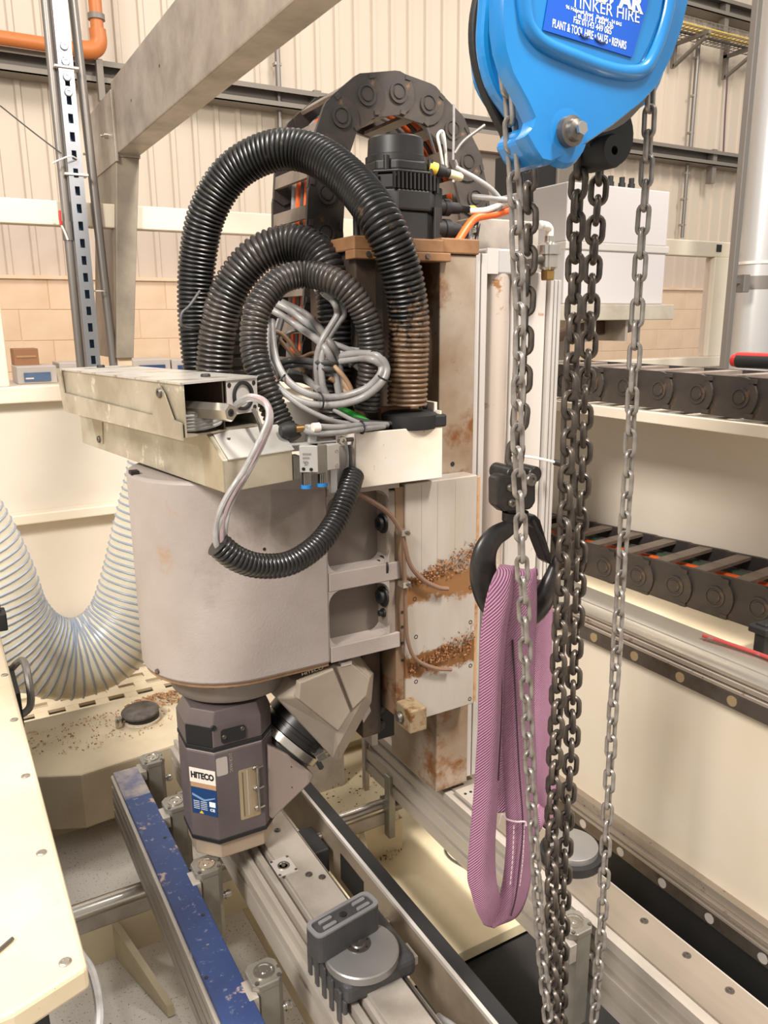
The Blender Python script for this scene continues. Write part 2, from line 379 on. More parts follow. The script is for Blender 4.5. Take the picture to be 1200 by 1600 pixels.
for x in (a.x+.25, a.x+1.4): 
    MB().box(x, x+.05, 8.35, 9.0, a.z-.06, a.z-.012).build('bracket', PURL, t)
    MB().box(x, x+.05, 8.93, 9.0, a.z-.35, a.z+.35).build('bracket_post', PURL, t)
    MB().para((x, 8.4, a.z-.06), (.05, 0, 0), (0, .55, -.25), (0, 0, -.04)).build('brace', PURL, t)
# orange gas pipe, upper left
t = T('gas_pipe', 'orange gas pipe with an elbow on the upper left wall', 'pipe', at(150, 82, y=8.7))
e = at(155, 82, y=8.7)
MB().cyl((e.x-4, 8.7, e.z), (e.x-.15, 8.7, e.z), .062, n=16).build('pipe_run', ORP, t, True)
MB().tube(spline([(e.x-.2, 8.7, e.z), (e.x-.06, 8.7, e.z+.015), (e.x, 8.7, e.z+.08), (e.x, 8.7, e.z+.2)], 6), .08, 16).build('elbow', ORP, t, True)
MB().cyl((e.x, 8.7, e.z+.15), (e.x, 8.7, e.z+2.2), .062, n=16).build('riser', ORP, t, True)
MB().cyl((e.x, 8.7, e.z+.28), (e.x, 8.7, e.z+.33), .08, n=16).build('clamp', PURL, t, True)
MB().cyl((e.x-.42, 8.7, e.z), (e.x-.30, 8.7, e.z), .065, n=16).build('yellow_band', YEL, t, True)
MB().box(e.x-.03, e.x+.03, 8.72, 8.8, e.z-.42, e.z-.05).build('hanger', PURL, t)
# doorway and dark equipment behind the hoist
d = struct('door_1'); d.location = at(730, 300, y=8.9)
a = at(716, 213, y=8.95); b = at(800, 330, y=8.95)
MB().box(a.x, b.x+1.2, 8.75, 8.98, a.z-.18, a.z+.02).build('lintel', mat('door_frame', (168, 150, 130), .5), d)
MB().box(a.x+.1, b.x+1.2, 8.85, 8.97, b.z-1, a.z-.18).build('door_panel', mat('door_panel', (128, 116, 104), .5), d)
MB().box(b.x-.3, b.x-.14, 8.78, 8.97, b.z-1, a.z-.18).build('post', mat('door_post', (120, 92, 64), .5), d)
t = T('switch_panel', 'dark cabinet standing behind the tip of the blue hoist', 'cabinet', at(845, 300, y=5))
a = at(812, 236, y=5); b = at(868, 300, y=5); c_ = at(893, 300, y=5)
MB().box(a.x, b.x, 5, 5.3, 0, a.z).build('front_panel', BLKM, t, bevel=.01); MB().box(b.x, c_.x, 4.98, 5.3, 0, a.z).build('side_panel', PURL, t, bevel=.01)

# ------------------------------------------------------------------ machine enclosure (far fence) with clear guard windows
YF = 4.0
en = T('guard_fence', 'cream machine guard fence with clear windows behind the machine head', 'fence', (1, YF, 0))
zl = at(0, 800, y=YF).z; zt = at(0, 604, y=YF).z; zr = at(0, 330, y=YF).z
MB().box(-2.6, 7.5, YF+.01, YF+.05, 0, zl).build('lower_panel', CREAMP, en)
MB().box(-2.6, 7.5, YF+.01, YF+.05, zl, zt-.04).build('upper_panel', CREAMP, en)
MB().box(-2.6, 7.5, YF-.07, YF+.01, zl-.06, zl-.012).build('ledge', CREAM, en, bevel=.006)
MB().box(-2.6, 7.5, YF-.05, YF+.06, zt-.075, zt).build('sill_rail', CREAM, en, bevel=.006)
MB().box(-2.6, 7.5, YF-.03, YF+.05, zr-.05, zr+.055).build('top_rail', CREAM, en, bevel=.006)
for i, xx in enumerate((-1.9, .235, 2.6, 5.05)):
    MB().box(xx, xx+.09 if i != 3 else xx+.22, YF-.035, YF+.055, zt, zr-.05).build('post', CREAM, en, bevel=.006)
for (p0, p1) in ((-1.81, .235), (.325, 2.6), (2.69, 5.05), (5.27, 7.5)):
    MB().box(p0, p1, YF+.005, YF+.012, zt, zr-.05).build('clear_pane', PANE, en)
a = at(1123, 388, y=YF-.03); MB().box(a.x-.025, a.x+.025, YF-.036, YF-.03, a.z-.025, a.z+.025).build('catch', BLKM, en)
# bins and carton on the bench by the block wall
be = T('storage_bench', 'cream bench under the storage bins by the block wall', 'bench', (2, 7.2, 0))
zb = at(60, 599, y=7).z
MB().box(-.8, 3.6, 6.8, 7.6, zb-.05, zb).build('top', CREAMP, be)
for xx in (-.7, 1.4, 3.5): MB().box(xx, xx+.06, 6.85, 7.55, 0, zb-.05).build('leg', CREAMP, be)
def bin_(x0, x1, y, py, label, blue, tagc):
    a = at(x0, py, y=y); b = at(x1, py, y=y); t = T('storage_bin', label, 'bin', (a.x, y, zb), 'storage bins on the bench')
    MB().box(a.x, b.x, y, y+.4, zb, a.z).build('body', BING, t, bevel=.008)
    MB().box(a.x+.05, b.x-.05, y-.012, y, zb+.02, a.z-.05).build('front', blue, t)
    MB().box(a.x+.06, a.x+.12, y-.016, y-.012, zb+.04, a.z-.09).build('card', tagc, t)
bin_(25, 88, 6.95, 573, 'grey storage bin with blue front left of the slotted strut', BINB, LABW)
bin_(92, 150, 7.05, 567, 'grey storage bin behind the foot of the slotted strut', LABD, YEL)
bin_(207, 266, 7.05, 562, 'grey storage bin right of the galvanised gantry leg', LABD, LABW)
bin_(268, 325, 7.05, 562, 'grey storage bin with yellow tag behind the big black hose', LABD, YEL)
a = at(19, 545, y=7.2); b = at(61, 572, y=7.2)
t = T('carton', 'brown carton on top of the blue-fronted storage bin', 'box', (a.x, 7.2, b.z))
MB().box(a.x, b.x, 7.15, 7.4, at(40, 573, y=6.95).z, a.z).build('body', BROWN, t, bevel=.005); MB().box(a.x+.02, b.x-.02, 7.145, 7.15, a.z-.07, a.z-.055).build('tape', mat('tape', (176, 138, 100), .4), t)
c2 = at(60, 575, y=7)
# silver duct pipe, thin conduit frame at the right
t = T('silver_pipe', 'tall silver pipe with a clamp band at the right edge', 'pipe', at(1178, 560, y=3.2))
a = at(1207, 60, y=3.2); b = at(1172, 555, y=3.2); r_ = (at(1196, 500, y=3.2)-at(1155, 500, y=3.2)).length/2
MB().cyl((b.x, 3.2, 0), (b.x, 3.2, 4.6), r_, n=28).build('pipe', SILV, t, True)
z1, z2 = at(1175, 432, y=3.2).z, at(1175, 452, y=3.2).z
MB().cyl((b.x, 3.2, z2), (b.x, 3.2, z1), r_+.006, n=28).build('clamp_band', CONDM, t, True)
z1 = at(1175, 411, y=3.2).z; MB().cyl((b.x, 3.2, z1-.008), (b.x, 3.2, z1+.008), r_+.008, n=28).build('strap', LABW, t, True)
ml = at(1158, 432, y=3.1); MB().box(ml.x-.02, ml.x+.03, 3.06, 3.12, ml.z-.09, ml.z+.01).build('bracket', CONDM, t, bevel=.004)
t = T('grey_conduit_post', 'thin grey square conduit post left of the silver pipe', 'conduit', (at(1133, 555, y=3.1).x, 3.1, 0))
a = at(1133, 555, y=3.1); MB().box(a.x-.02, a.x+.02, 3.08, 3.12, 0, 4.6).build('post', CONDM, t, bevel=.004)
a2 = at(1150, 439, y=3.1); MB().box(a.x+.02, ml.x+.01, 3.085, 3.115, a2.z-.015, a2.z+.015).build('arm', CONDM, t)
t = T('equipment_box', 'dark red box behind the silver pipe at the right edge', 'box', at(1195, 560, y=4.6))
a = at(1184, 498, y=4.6); MB().box(a.x, a.x+.8, 4.6, 5.0, 0, a.z).build('body', mat('dark_red', (110, 56, 50), .5), t, bevel=.01)
MB().box(a.x+.02, a.x+.78, 4.595, 4.6, a.z-.3, a.z-.05).build('panel', mat('dark_red_panel', (92, 48, 46), .5), t)

# slotted strut with two conduits, standing on the guard fence
YS = 3.9
t = T('slotted_strut', 'zinc slotted strut channel standing upright at the upper left', 'strut', at(137, 585, y=YS))
sx0 = at(81, 0, y=YS).x; sx1 = sx0+.062; sc = sx0+.031; z0s, z1s = zt, 3.5
pit = .0735
mb = MB()
for k in range(int((z1s-z0s)/pit)):
    za = z0s+k*pit
    if za > 2.88 and k % 2 == 0 and za < 3.2 or abs(za-2.95) < .1:
        mb.box(sx0, sx1, YS-.003, YS, za, za+pit); continue
    mb.box(sx0, sx0+.021, YS-.003, YS, za, za+pit); mb.box(sx1-.021, sx1, YS-.003, YS, za, za+pit)
    mb.box(sx0+.021, sx1-.021, YS-.003, YS, za, za+.018); mb.box(sx0+.021, sx1-.021, YS-.003, YS, za+.056, za+pit)
mb.build('slotted_web', STRUTM, t)
MB().box(sx0, sx0+.004, YS, YS+.055, z0s, z1s).build('flange', STRUTM, t); MB().box(sx1-.004, sx1, YS, YS+.055, z0s, z1s).build('flange', STRUTM, t)
MB().box(sx0+.006, sx1-.006, YS+.035, YS+.04, z0s, z1s).build('inner_strip', mat('strut_inner_blue', (70, 98, 132), .5), t)
for k in range(4):
    p = at(99+k*1.6, 72+k*24, y=YS-.003); bolt((sc, YS-.003, p.z), -Y, .017, .008, STRUTM, t)
for py in (106, 272):
    p = at(112, py, y=YS); MB().box(sx0-.016, sx1+.02, YS-.01, YS+.06, p.z-.004, p.z+.004).build('cable_tie', LABW, t)
p = at(120, 248, y=YS-.01); MB().tube(spline([p, p+V((-.03, -.03, .003)), p+V((-.075, -.03, -.015)), p+V((-.105, -.015, -.03))], 4), .0035, 6).build('tie_tail', LABW, t, True)
t = T('conduit_tube', 'grey conduit tube left of the slotted strut', 'conduit', (sx0-.024, YS+.03, zt)); MB().cyl((sx0-.022, YS+.03, zt), (sx0-.022, YS+.03, 3.5), .0185, n=12).build('tube', CONDM, t, True)
p = at(105, 360, y=YS); MB().cyl((sx0-.022, YS+.03, p.z-.04), (sx0-.022, YS+.03, p.z+.04), .023, n=12).build('coupler', CONDM, t, True)
t = T('conduit_tube', 'dark conduit tube leaning right of the slotted strut', 'conduit', (sx1+.06, YS+.06, zt)); MB().cyl((sx1+.072, YS+.06, zt), (sx1+.024, YS+.06, 3.5), .02, n=12).build('tube', CONDM, t, True)
p = at(152, 455, y=YS+.05); MB().tube([p+V((.03*cos(a_*.5), -.03*sin(a_*.5)-.015, 0)) for a_ in range(13)], .003, 5).build('cable_tie', LABW, t, True)
MB().tube(spline([at(0, 165, y=YS-.02), at(50, 205, y=YS-.02), at(96, 240, y=YS-.02)], 5), .003, 6).build('thin_wire', DARKC, T('loose_wire', 'thin wire running from the slotted strut to the left edge', 'wire', at(96, 240, y=YS)), True)
t = T('red_tag_cable', 'short red and white cable end left of the slotted strut', 'cable', at(100, 360, y=YS))
MB().tube(spline(ats([(93, 329), (94, 342), (96, 352)], y=YS), 4), .006, 7).build('red_end', RED, t, True); MB().tube(spline(ats([(96, 352), (101, 362), (106, 375)], y=YS), 4), .0045, 6).build('wire', LABW, t, True)

# galvanised gantry: beam along the bed, leg with telescopic inner tube
ga = T('gantry_crane', 'galvanised steel gantry beam and leg above the machine', 'gantry', (.85, 3.9, 1.48))
zB = 2.5
pb = at(183, 240, z=zB); pc = at(220, 235, z=zB); pa = at(405, 0, z=zB)
xb0, xb1 = pb.x, pb.x+.104; ye = pb.y
hB = at(272, 0, x=xb0).z-zB
MB().box(xb0, xb1, -.6, ye+.02, zB, zB+hB).build('beam', GALV, ga, bevel=.006)
# end plate that clips the beam to the leg
ep0, ep1 = at(182, 250, x=xb0-.01), at(140, 285, x=xb0-.01)
MB().box(xb0-.012, xb0, ep0.y, ep1.y, ep0.z-.004, zB+hB*.86).build('end_plate', GALV, ga, bevel=.002)
for (dy, dz) in ((.16, .09), (.62, .09)):
    MB().cyl((xb0-.008, ye+dy-.06, zB+dz), (xb0-.03, ye+dy-.06, zB+dz), .011, n=6).build('nut', STEEL, ga); MB().cyl((xb0-.03, ye+dy-.06, zB+dz), (xb0-.045, ye+dy-.06, zB+dz), .006, n=10).build('stud', STEEL, ga, True)
for (px, py) in ((249, 103), (205, 157)):
    p = at(px, py, x=xb0); MB().cyl((xb0-.0005, p.y, p.z), (xb0+.002, p.y, p.z), .006, n=10).build('bolt_hole', BLKM, ga)
lt0, lt1 = at(181, 240, y=ye), at(217, 240, y=ye); lb0, lb1 = at(182, 560, y=ye-.02), at(209, 560, y=ye-.02)
dpt = max(.2, at(150, 300, x=lt0.x).y-ye)
def taperbox(mb, a0, a1, yA, b0, b1, yB, d):
    return mb.loft([[V((b0.x, yB, b0.z)), V((b1.x, yB, b0.z)), V((b1.x, yB+d, b0.z)), V((b0.x, yB+d, b0.z))],
                    [V((a0.x, yA, a0.z)), V((a1.x, yA, a0.z)), V((a1.x, yA+d, a0.z)), V((a0.x, yA+d, a0.z))]])
taperbox(MB(), V((lt0.x, 0, zB-.012)), V((lt1.x, 0, 0)), ye, lb0, lb1, ye-.02, dpt).build('leg', GALVL, ga, bevel=.003)
li0 = V((lb0.x+.008, 0, 0)); li1 = V((lb1.x-.004, 0, 0))
MB().box(li0.x, li1.x, ye, ye+.15, zt, lb0.z+.02).build('inner_leg', mat('inner_leg', (196, 176, 148), .5), ga, bevel=.003)
MB().box(lt0.x-.002, lt1.x+.006, ye-.004, ye+.2, zB-.012, zB).build('cap_plate', GALV, ga)
p = at(178, 290, x=lt0.x-.002); MB().box(lt0.x-.004, lt0.x-.001, ye+.01, ye+.03, p.z-.04, p.z).build('sticker', BINB, ga)
# =================================================================== MACHINE BED
ZF = .38
bed = T('machine_bed', 'cream painted machine bed under the beams, dusted with chips', 'machine bed', (.5, 1.6, 0))
MB().box(-.9, .50, .75, 2.22, ZF-.03, ZF).build('speckled_deck', WHITEF, bed)
MB().box(.50, 1.22, 1.2, 2.22, ZF-.03, ZF).build('deck', CREAMF, bed, bevel=.002)
MB().box(-.9, .62, .75, 2.22, .02, ZF-.03).build('plinth', CREAMF, bed); MB().box(.62, 1.22, 1.205, 2.22, .02, ZF-.03).build('plinth', BLKM, bed)
# hand sized white block with a chamfered nose (rear left) and the grille behind it
p0, p1, p2, p3 = at(45, 1135, z=.6), at(60, 1210, z=.6), at(125, 1206, z=.6), at(275, 1165, z=.6)
top = [V((-.9, 2.39, .6)), V((-.9, 2.06, .6)), V((.10, 2.06, .6)), V((.222, 2.0, .6)), V((.49, 2.03, .6)), V((1.2, 2.03, .6)), V((1.2, 2.39, .6))]
bk = T('base_block', 'large cream machine base block behind the blue beam', 'base', (.4, 2.2, .42))
MB().prism(top, (0, 0, -.16)).build('body', CREAMD, bk, bevel=.006)
MB().box(-.9, 1.2, 2.1, 2.36, ZF, .44).build('shadow_plinth', CREAMF, bk)
gr = T('perforated_tray', 'cream perforated tray behind the base block under the clear hose', 'tray', (.5, 2.7, .45))
x0, x1, y0, y1 = -.3, 1.2, 2.40, 3.05
mb = MB(); nx, ny = 15, 9; sx, sy = (x1-x0)/nx, (y1-y0)/ny
for j in range(ny+1):
    mb.box(x0, x1, y0+j*sy-.018, y0+j*sy+.018, .44, .45)
for i in range(nx+1):
    for j in range(ny):
        off = (j % 2)*sx*.5
        xa = x0+i*sx+off
        if xa+.03 < x1: mb.box(xa-.022, xa+.022, y0+j*sy+.018, y0+(j+1)*sy-.018, .4405, .4495)
mb.build('perforated_plate', CREAMD, gr)
MB().box(x0, x1, y0, y0+.01, .34, .47).build('front_lip', CREAM, gr); MB().box(x0, x1, y1, y1+.9, .30, .31).build('rear_floor', CREAMD, gr)
MB().box(x0, x1, y0, y1, .26, .27).build('under_tray', CREAMF, gr)
# heap of shavings on the block
def heap(cx, cy, cz, rx, ry, n, name, label, m, ln=.012):
    mb = MB()
    for i in range(n):
        a = random.uniform(0, 2*pi); q = sqrt(random.random()); x = cx+rx*q*cos(a); y = cy+ry*q*sin(a)
        z = cz+.022*(1-q)*random.random()+.001; d = V((random.uniform(-1, 1), random.uniform(-1, 1), random.uniform(-.3, .3))).normalized()*ln*random.uniform(.4, 1)
        n_ = V((random.uniform(-.5, .5), random.uniform(-.5, .5), 1)).cross(d).normalized()*ln*.22
        p = V((x, y, z)); mb.add([p-d*.5-n_*.5, p+d*.5-n_*.5, p+d*.5+n_*.5+Z*.002, p-d*.5+n_*.5+Z*.003], [(0, 1, 2, 3)])
    o = mb.build(name, m); tag(o, label, 'shavings'); o['kind'] = 'stuff'; return o
c = at(243, 1092, z=.6); heap(c.x+.01, c.y-.02, .6, .11, .05, 420, 'shavings_heap', 'heap of wood shavings on the base block left of the spindle', SHAVP)
c = at(150, 1130, z=.6); heap(c.x, c.y-.05, .6, .22, .10, 330, 'loose_shavings', 'loose shavings scattered over the base block beside the black cap', SHAVP, .008)
c = at(590, 1330, z=ZF); heap(c.x, c.y, ZF, .07, .05, 130, 'floor_shavings', 'dark shavings on the cream bed floor by the support gusset', SHAV, .01)
c = at(530, 1240, z=ZF); heap(c.x, c.y, ZF, .16, .13, 160, 'floor_shavings', 'scattered shavings on the cream bed floor behind the steel rod', SHAV, .008)
c = at(190, 1300, z=ZF); heap(c.x+.03, c.y+.05, ZF, .03, .2, 420, 'dust_pile', 'brown dust piled along the left side of the blue beam', SHAV, .01)
# black service cap
c = at(222, 1122, z=.605)
t = T('service_cap', 'round black service cap with a small lever on the base block', 'cap', c)
MB().lathe(c, Z, [(.055, -.004), (.055, .004)], 32).build('ring', CREAM, t, True)
MB().lathe(c+Z*.004, Z, [(.05, 0), (.05, .014), (.046, .018)], 32).build('body', BLKM, t, True)
MB().lathe(c+V((-.004, .0, .026)), V((-.05, -.03, 1)), [(.054, -.006), (.055, 0), (.05, .004), (.0, .006)], 32).build('lid', mat('cap_lid', (96, 88, 80), .5, .2, var=((60, 52, 46), 30, .4, .7)), t, True)
MB().lathe(c+V((-.068, -.012, 0)), Z, [(.011, -.003), (.011, .022), (.009, .025)], 14).build('lever_pin', STEEL, t, True)
MB().cyl(c+V((-.068, -.012, .012)), c+V((-.03, -.005, .012)), .004, n=8).build('lever', STEEL, t, True)
# steel cross rod on its rail
t = T('cross_rod', 'bright steel guide rod crossing the bed under the beams', 'rod', (.45, 1.585, .52))
MB().cyl((.04, 1.585, .52), (.94, 1.585, .52), .018, n=20).build('rod', STEEL, t, True)
MB().box(.04, .94, 1.575, 1.605, .47, .505).build('rail', ALUB, t, bevel=.002); MB().box(.04, .95, 1.575, 1.62, ZF, .47).build('rail_support', CREAMF, t)
MB().cyl((.9, 1.585, .52), (.945, 1.585, .52), .024, n=20).build('end_collar', STEELD, t, True)
for xx, s_ in ((.205, 1), (.82, -1)):
    MB().prism([V((xx, 1.575, .47)), V((xx, 1.575, ZF)), V((xx+.06*s_, 1.36, ZF+.002)), V((xx+.06*s_, 1.37, ZF+.02))], (.014, 0, 0)).build('gusset', CREAMF, t)
# far cross rail behind (continues under the column)
t = T('rear_cross_rod', 'second steel guide rod behind, running under the column', 'rod', (.5, 2.1, .5))
MB().cyl((.45, 1.93, .5), (.95, 1.93, .5), .014, n=16).build('rod', STEEL, t, True); MB().box(.45, .95, 1.915, 1.945, ZF, .488).build('rail', ALUB, t)

# ------------------------------------------------------------------ beams along the bed
def boltrow(t, pts, z, r=.0048):
    for (x, y) in pts:
        MB().lathe((x, y, z), Z, [(r*1.5, 0), (r*1.5, .0015), (r, .0015), (r, .003), (r*.5, .003), (r*.45, .001)], 14).build('bolt', STEELD, t, True)
t = T('blue_beam', 'aluminium support beam with a worn blue top strip', 'beam', (.3, 1.3, .6))
bx0, bx1, by0, by1 = .266, .33, .3, 1.80
zz = .695
sec = [(bx0, .69), (bx0, .672), (bx0+.006, .672), (bx0+.006, .664), (bx0, .664), (bx0, .646), (bx0+.006, .646), (bx0+.006, .638), (bx0, .638), (bx0, .612), (bx0+.006, .612), (bx0+.006, .602), (bx0, .602), (bx0, .58), (bx1, .58), (bx1, .69)]
MB().prism([V((x, by0, z)) for x, z in sec], (0, by1-by0, 0)).build('extrusion', ALUB, t)
MB().box(bx0+.006, bx1, by0, by1-.13, .69, .7).build('blue_strip', BLUEB, t, bevel=.0015)
MB().box(bx0+.006, bx1, by1-.13, by1, .69, .6995).build('worn_end', BLUEW, t, bevel=.0015)
MB().box(bx0+.002, bx1-.002, by1-.001, by1+.004, .582, .69).build('end_cover', ALU, t)
for (px, py) in ((258, 1309), (317, 1430), (322, 1528)):
    p = at(px, py, z=.7); MB().cyl((p.x, p.y, .6998), (p.x, p.y, .7006), .0035, n=10).build('hole', BLKM, t)
# centre beam
t = T('bolted_beam', 'aluminium centre beam with a bolted top plate under the spindle', 'beam', (.5, 1.2, .6))
sec = [(.440, .655), (.440, .635), (.448, .635), (.448, .625), (.440, .625), (.440, .58), (.57, .58), (.57, .69), (.486, .69), (.486, .672), (.478, .672), (.478, .684), (.466, .684), (.466, .668), (.459, .668), (.459, .676), (.450, .676), (.450, .655)]
MB().prism([V((x, .3, z)) for x, z in sec], (0, 1.62, 0)).build('extrusion', ALUB, t)
tp = MB().box(.488, .562, 1.12, 1.78, .69, .7).build('top_plate', ALU, t, bevel=.001)
MB().box(.492, .556, .3, .93, .69, .70).build('front_plate', ALU, t, bevel=.001)
MB().box(.562, .566, .3, 1.78, .685, .695).build('plate_seam', STEELD, t)
boltrow(tp, [(.528, 1.39), (.528, 1.23), (.528, 1.55), (.527, .80), (.528, .62), (.547, 1.21)], .70)
c = at(443, 1354, z=.70)
ap = MB().box(c.x-.02, c.x+.02, c.y-.026, c.y+.026, .70, .7015).build('access_plate', ALUW, t)
MB().lathe((c.x, c.y, .7015), Z, [(.012, 0), (.012, .002), (.009, .002), (.008, .0), (.004, 0), (.004, .002)], 20).build('access_port', STEEL, ap, True)
for sx in (-1, 1):
    for sy in (-1, 1): MB().cyl((c.x+sx*.017, c.y+sy*.022, .7014), (c.x+sx*.017, c.y+sy*.022, .7028), .0028, n=8).build('screw', STEELD, ap)
# channel with black top edge
t = T('channel_beam', 'sheet metal channel with black top edge right of the pod', 'beam', (.64, 1.2, .6))
MB().box(.633, .638, .3, 1.72, .58, .697).build('web', mat('channel_tan', (150, 136, 118), .45, .3, var=((120, 106, 90), 9, .4, .7)), t)
MB().box(.632, .639, .3, 1.72, .692, .700).build('bright_edge', ALUW, t)
MB().box(.639, .665, .3, 1.72, .685, .701).build('black_edge', BLKM, t, bevel=.002)
MB().box(.639, .660, .3, 1.72, .58, .685).build('back_web', BLKM, t)
for y_ in (1.20, .70): MB().box(.631, .634, y_, y_+.10, .60, .662).build('slot_opening', BLKM, t)
for y_ in (1.40, 1.1):
    MB().cyl((.585, y_, .64), (.632, y_, .64), .011, n=12).build('air_fitting', STEEL, t, True); MB().cyl((.6, y_, .64), (.615, y_, .64), .015, n=6).build('hex_nut', STEELD, t)
MB().box(.575, .62, 1.33, 1.42, .60, .66).build('valve_block', BLKM, t, bevel=.003)
MB().tube(spline([(.60, .3, .64), (.615, .6, .65), (.60, .8, .66), (.59, .87, .65)], 8), .009, 10).build('air_hose', GREYC, t, True)
# right beam
t = T('right_beam', 'wide aluminium beam with bolted top plate behind the chains', 'beam', (.97, .9, .6))
sec = [(.915, .695), (.915, .675), (.925, .675), (.925, .663), (.915, .663), (.915, .64), (.922, .64), (.922, .63), (.906, .63), (.906, .60), (.914, .60), (.914, .59), (.906, .59), (.906, .56), (1.025, .56), (1.025, .695)]
MB().prism([V((x, .2, z)) for x, z in sec], (0, 1.5, 0)).build('extrusion', ALUB, t)
tp = MB().box(.935, 1.018, .2, 1.69, .695, .70).build('top_plate', mat('brushed_plate', (164, 152, 138), .38, .55, var=((140, 128, 114), 10, .4, .7, (1, .1, 1))), t, bevel=.001)
boltrow(tp, [(.996, .812), (.997, .72), (.997, .636), (.996, .55), (.996, 1.0)], .70)
fp = MB().box(.93, .985, 1.22, 1.31, .70, .708).build('foot_plate', ALU, t, bevel=.001)
for i in range(3):
    for j in range(2): MB().cyl((.942+i*.015, 1.235+j*.05, .708), (.942+i*.015, 1.235+j*.05, .709), .0035, n=8).build('hole', BLKM, fp)
MB().box(.9, .915, 1.69, 1.705, .50, .70).build('end_bracket', ALU, t, bevel=.002)
MB().box(.895, .915, 1.55, 1.575, .44, .62).build('hanger_strut', CLAMPM, t, bevel=.003)
# round grey pod on the right beam, mostly behind the chains
c = at(893, 1320, z=.73)
t = T('round_pod', 'round grey vacuum pod on the right beam behind the dark chains', 'vacuum pod', (c.x, c.y, .70))
MB().lathe((c.x, c.y, .70), Z, [(.062, 0), (.062, .018), (.05, .02)], 32).build('base', BLKM, t, True); MB().lathe((c.x, c.y, .72), Z, [(.052, 0), (.052, .012), (.05, .013)], 32).build('disc', PODS, t, True)
# upright clamp cylinders beside the beams
def clamp(px, py, h, label, top=.715, m=CLAMPM):
    c = at(px, py, z=top); t = T('clamp_cylinder', label, 'clamp', (c.x, c.y, top-h), 'upright clamp cylinders beside the beams')
    x, y = c.x, c.y; a = .026
    sec = [(-a, -a*.6), (-a*.6, -a), (a*.6, -a), (a, -a*.6), (a, -a*.15), (a*.86, -a*.1), (a*.86, a*.1), (a, a*.15), (a, a*.6), (a*.6, a), (-a*.6, a), (-a, a*.6)]
    MB().prism([V((x+q[0], y+q[1], top-h)) for q in sec], (0, 0, h-.012)).build('body', m, t, bevel=.001)
    cap = MB().prism([V((x+q[0]*1.04, y+q[1]*1.04, top-.012)) for q in sec], (0, 0, .012)).build('cap', m, t, bevel=.002)
    MB().lathe((x, y, top), Z, [(.017, 0), (.017, .0025), (.014, .0025), (.013, .001), (.006, .001), (.005, .002)], 22).build('cap_ring', STEEL, cap, True)
    MB().lathe((x+a, y-.006, top-h*.42), X, [(.006, 0), (.006, .006), (.009, .006), (.009, .014), (.006, .018)], 14).build('air_fitting', STEEL, t, True)
    MB().box(x-.036, x-.02, y-.03, y+.012, top-h*.25, top-.014).build('mount_bracket', ALU, t, bevel=.001)
    for s in (-1, 1): MB().cyl((x+s*.019, y-.019, top), (x+s*.019, y-.019, top+.002), .0035, n=8).build('screw', STEELD, cap)
    return t
clamp(237, 1184, .15, 'grey clamp cylinder at the far end of the blue beam')
clamp(274, 1252, .16, 'grey clamp cylinder left of the spindle, half hidden by it')
clamp(322, 1350, .19, 'grey clamp cylinder right of the blue beam under the spindle nose')
clamp(412, 1518, .19, 'grey clamp cylinder nearest to the camera right of the blue beam')
t = clamp(897, 1440, .20, 'grey clamp cylinder left of the right beam behind the chains', top=.72)
# vacuum pod with rectangular head
t = T('vacuum_pod', 'black vacuum pod with a steel disc and oblong rubber head', 'vacuum pod', (.51, 1.0, .70))
base = ats([(478, 1500), (540, 1547), (648, 1500), (600, 1452)], z=.725)
cx = sum(p.x for p in base)/4; cy = sum(p.y for p in base)/4
ux = (base[2]-base[1]).normalized(); uy = V((-ux.y, ux.x, 0))
ox = base[1]
MB().para((.452, .925, .690), (.135, 0, 0), (0, .145, 0), (0, 0, .040)).build('base', PODM, t, bevel=.012, seg=3)
for k in range(5): MB().box(.446, .4535, .935+k*.028, .949+k*.028, .635, .715).build('rib', PODM, t, bevel=.003)
MB().box(.4505, .458, .928, 1.068, .63, .70).build('side_skirt', PODM, t, bevel=.003)
MB().box(.565, .60, .945, .98, .69, .705).build('latch_tab', ALUW, t)
dc = at(565, 1482, z=.742)
dsk = MB().lathe((dc.x, dc.y, .728), Z, [(.062, 0), (.062, .012), (.060, .014), (.0, .014)], 48).build('disc', PODS, t, True)
MB().lathe((dc.x+.0, dc.y+.012, .742), Z, [(.021, 0), (.021, .0015), (.017, .0015), (.012, .0008), (.010, .003), (.004, .003), (.0035, .0015)], 28).build('centre_screw', STEELD, dsk, True)
for k in range(6): MB().cyl((dc.x+.0165*cos(k*pi/3), dc.y+.012+.0165*sin(k*pi/3), .7435), (dc.x+.0165*cos(k*pi/3), dc.y+.012+.0165*sin(k*pi/3), .7442), .0022, n=8).build('dimple', BLKM, dsk)
hp = ats([(490, 1440), (500, 1467), (602, 1421), (590, 1390)], z=.79)
def rounded(p, r, k=5):
    out = []; n = len(p)
    for i in range(n):
        a, b, c = p[i-1], p[i], p[(i+1) % n]; d1 = (a-b).normalized(); d2 = (c-b).normalized()
        s, e = b+d1*r, b+d2*r
        for j in range(k+1):
            q = j/k; out.append((1-q)**2*s+2*q*(1-q)*b+q*q*e)
    return out
A_ = at(497, 1470, z=.79); d1_ = (at(604, 1408, z=.79)-A_); d1_ = d1_.normalized(); d2_ = V((-d1_.y, d1_.x, 0)); Lh, Wh = .128, .042
rect = [A_, A_+d1_*Lh, A_+d1_*Lh+d2_*Wh, A_+d2_*Wh]
ro = rounded(rect, .014); ri = rounded([A_+d1_*.007+d2_*.007, A_+d1_*(Lh-.007)+d2_*.007, A_+d1_*(Lh-.007)+d2_*(Wh-.007), A_+d1_*.007+d2_*(Wh-.007)], .009)
hd_ = MB().prism([p-Z*.048 for p in ro], (0, 0, .048)).build('head', PODM, t, bevel=.001)
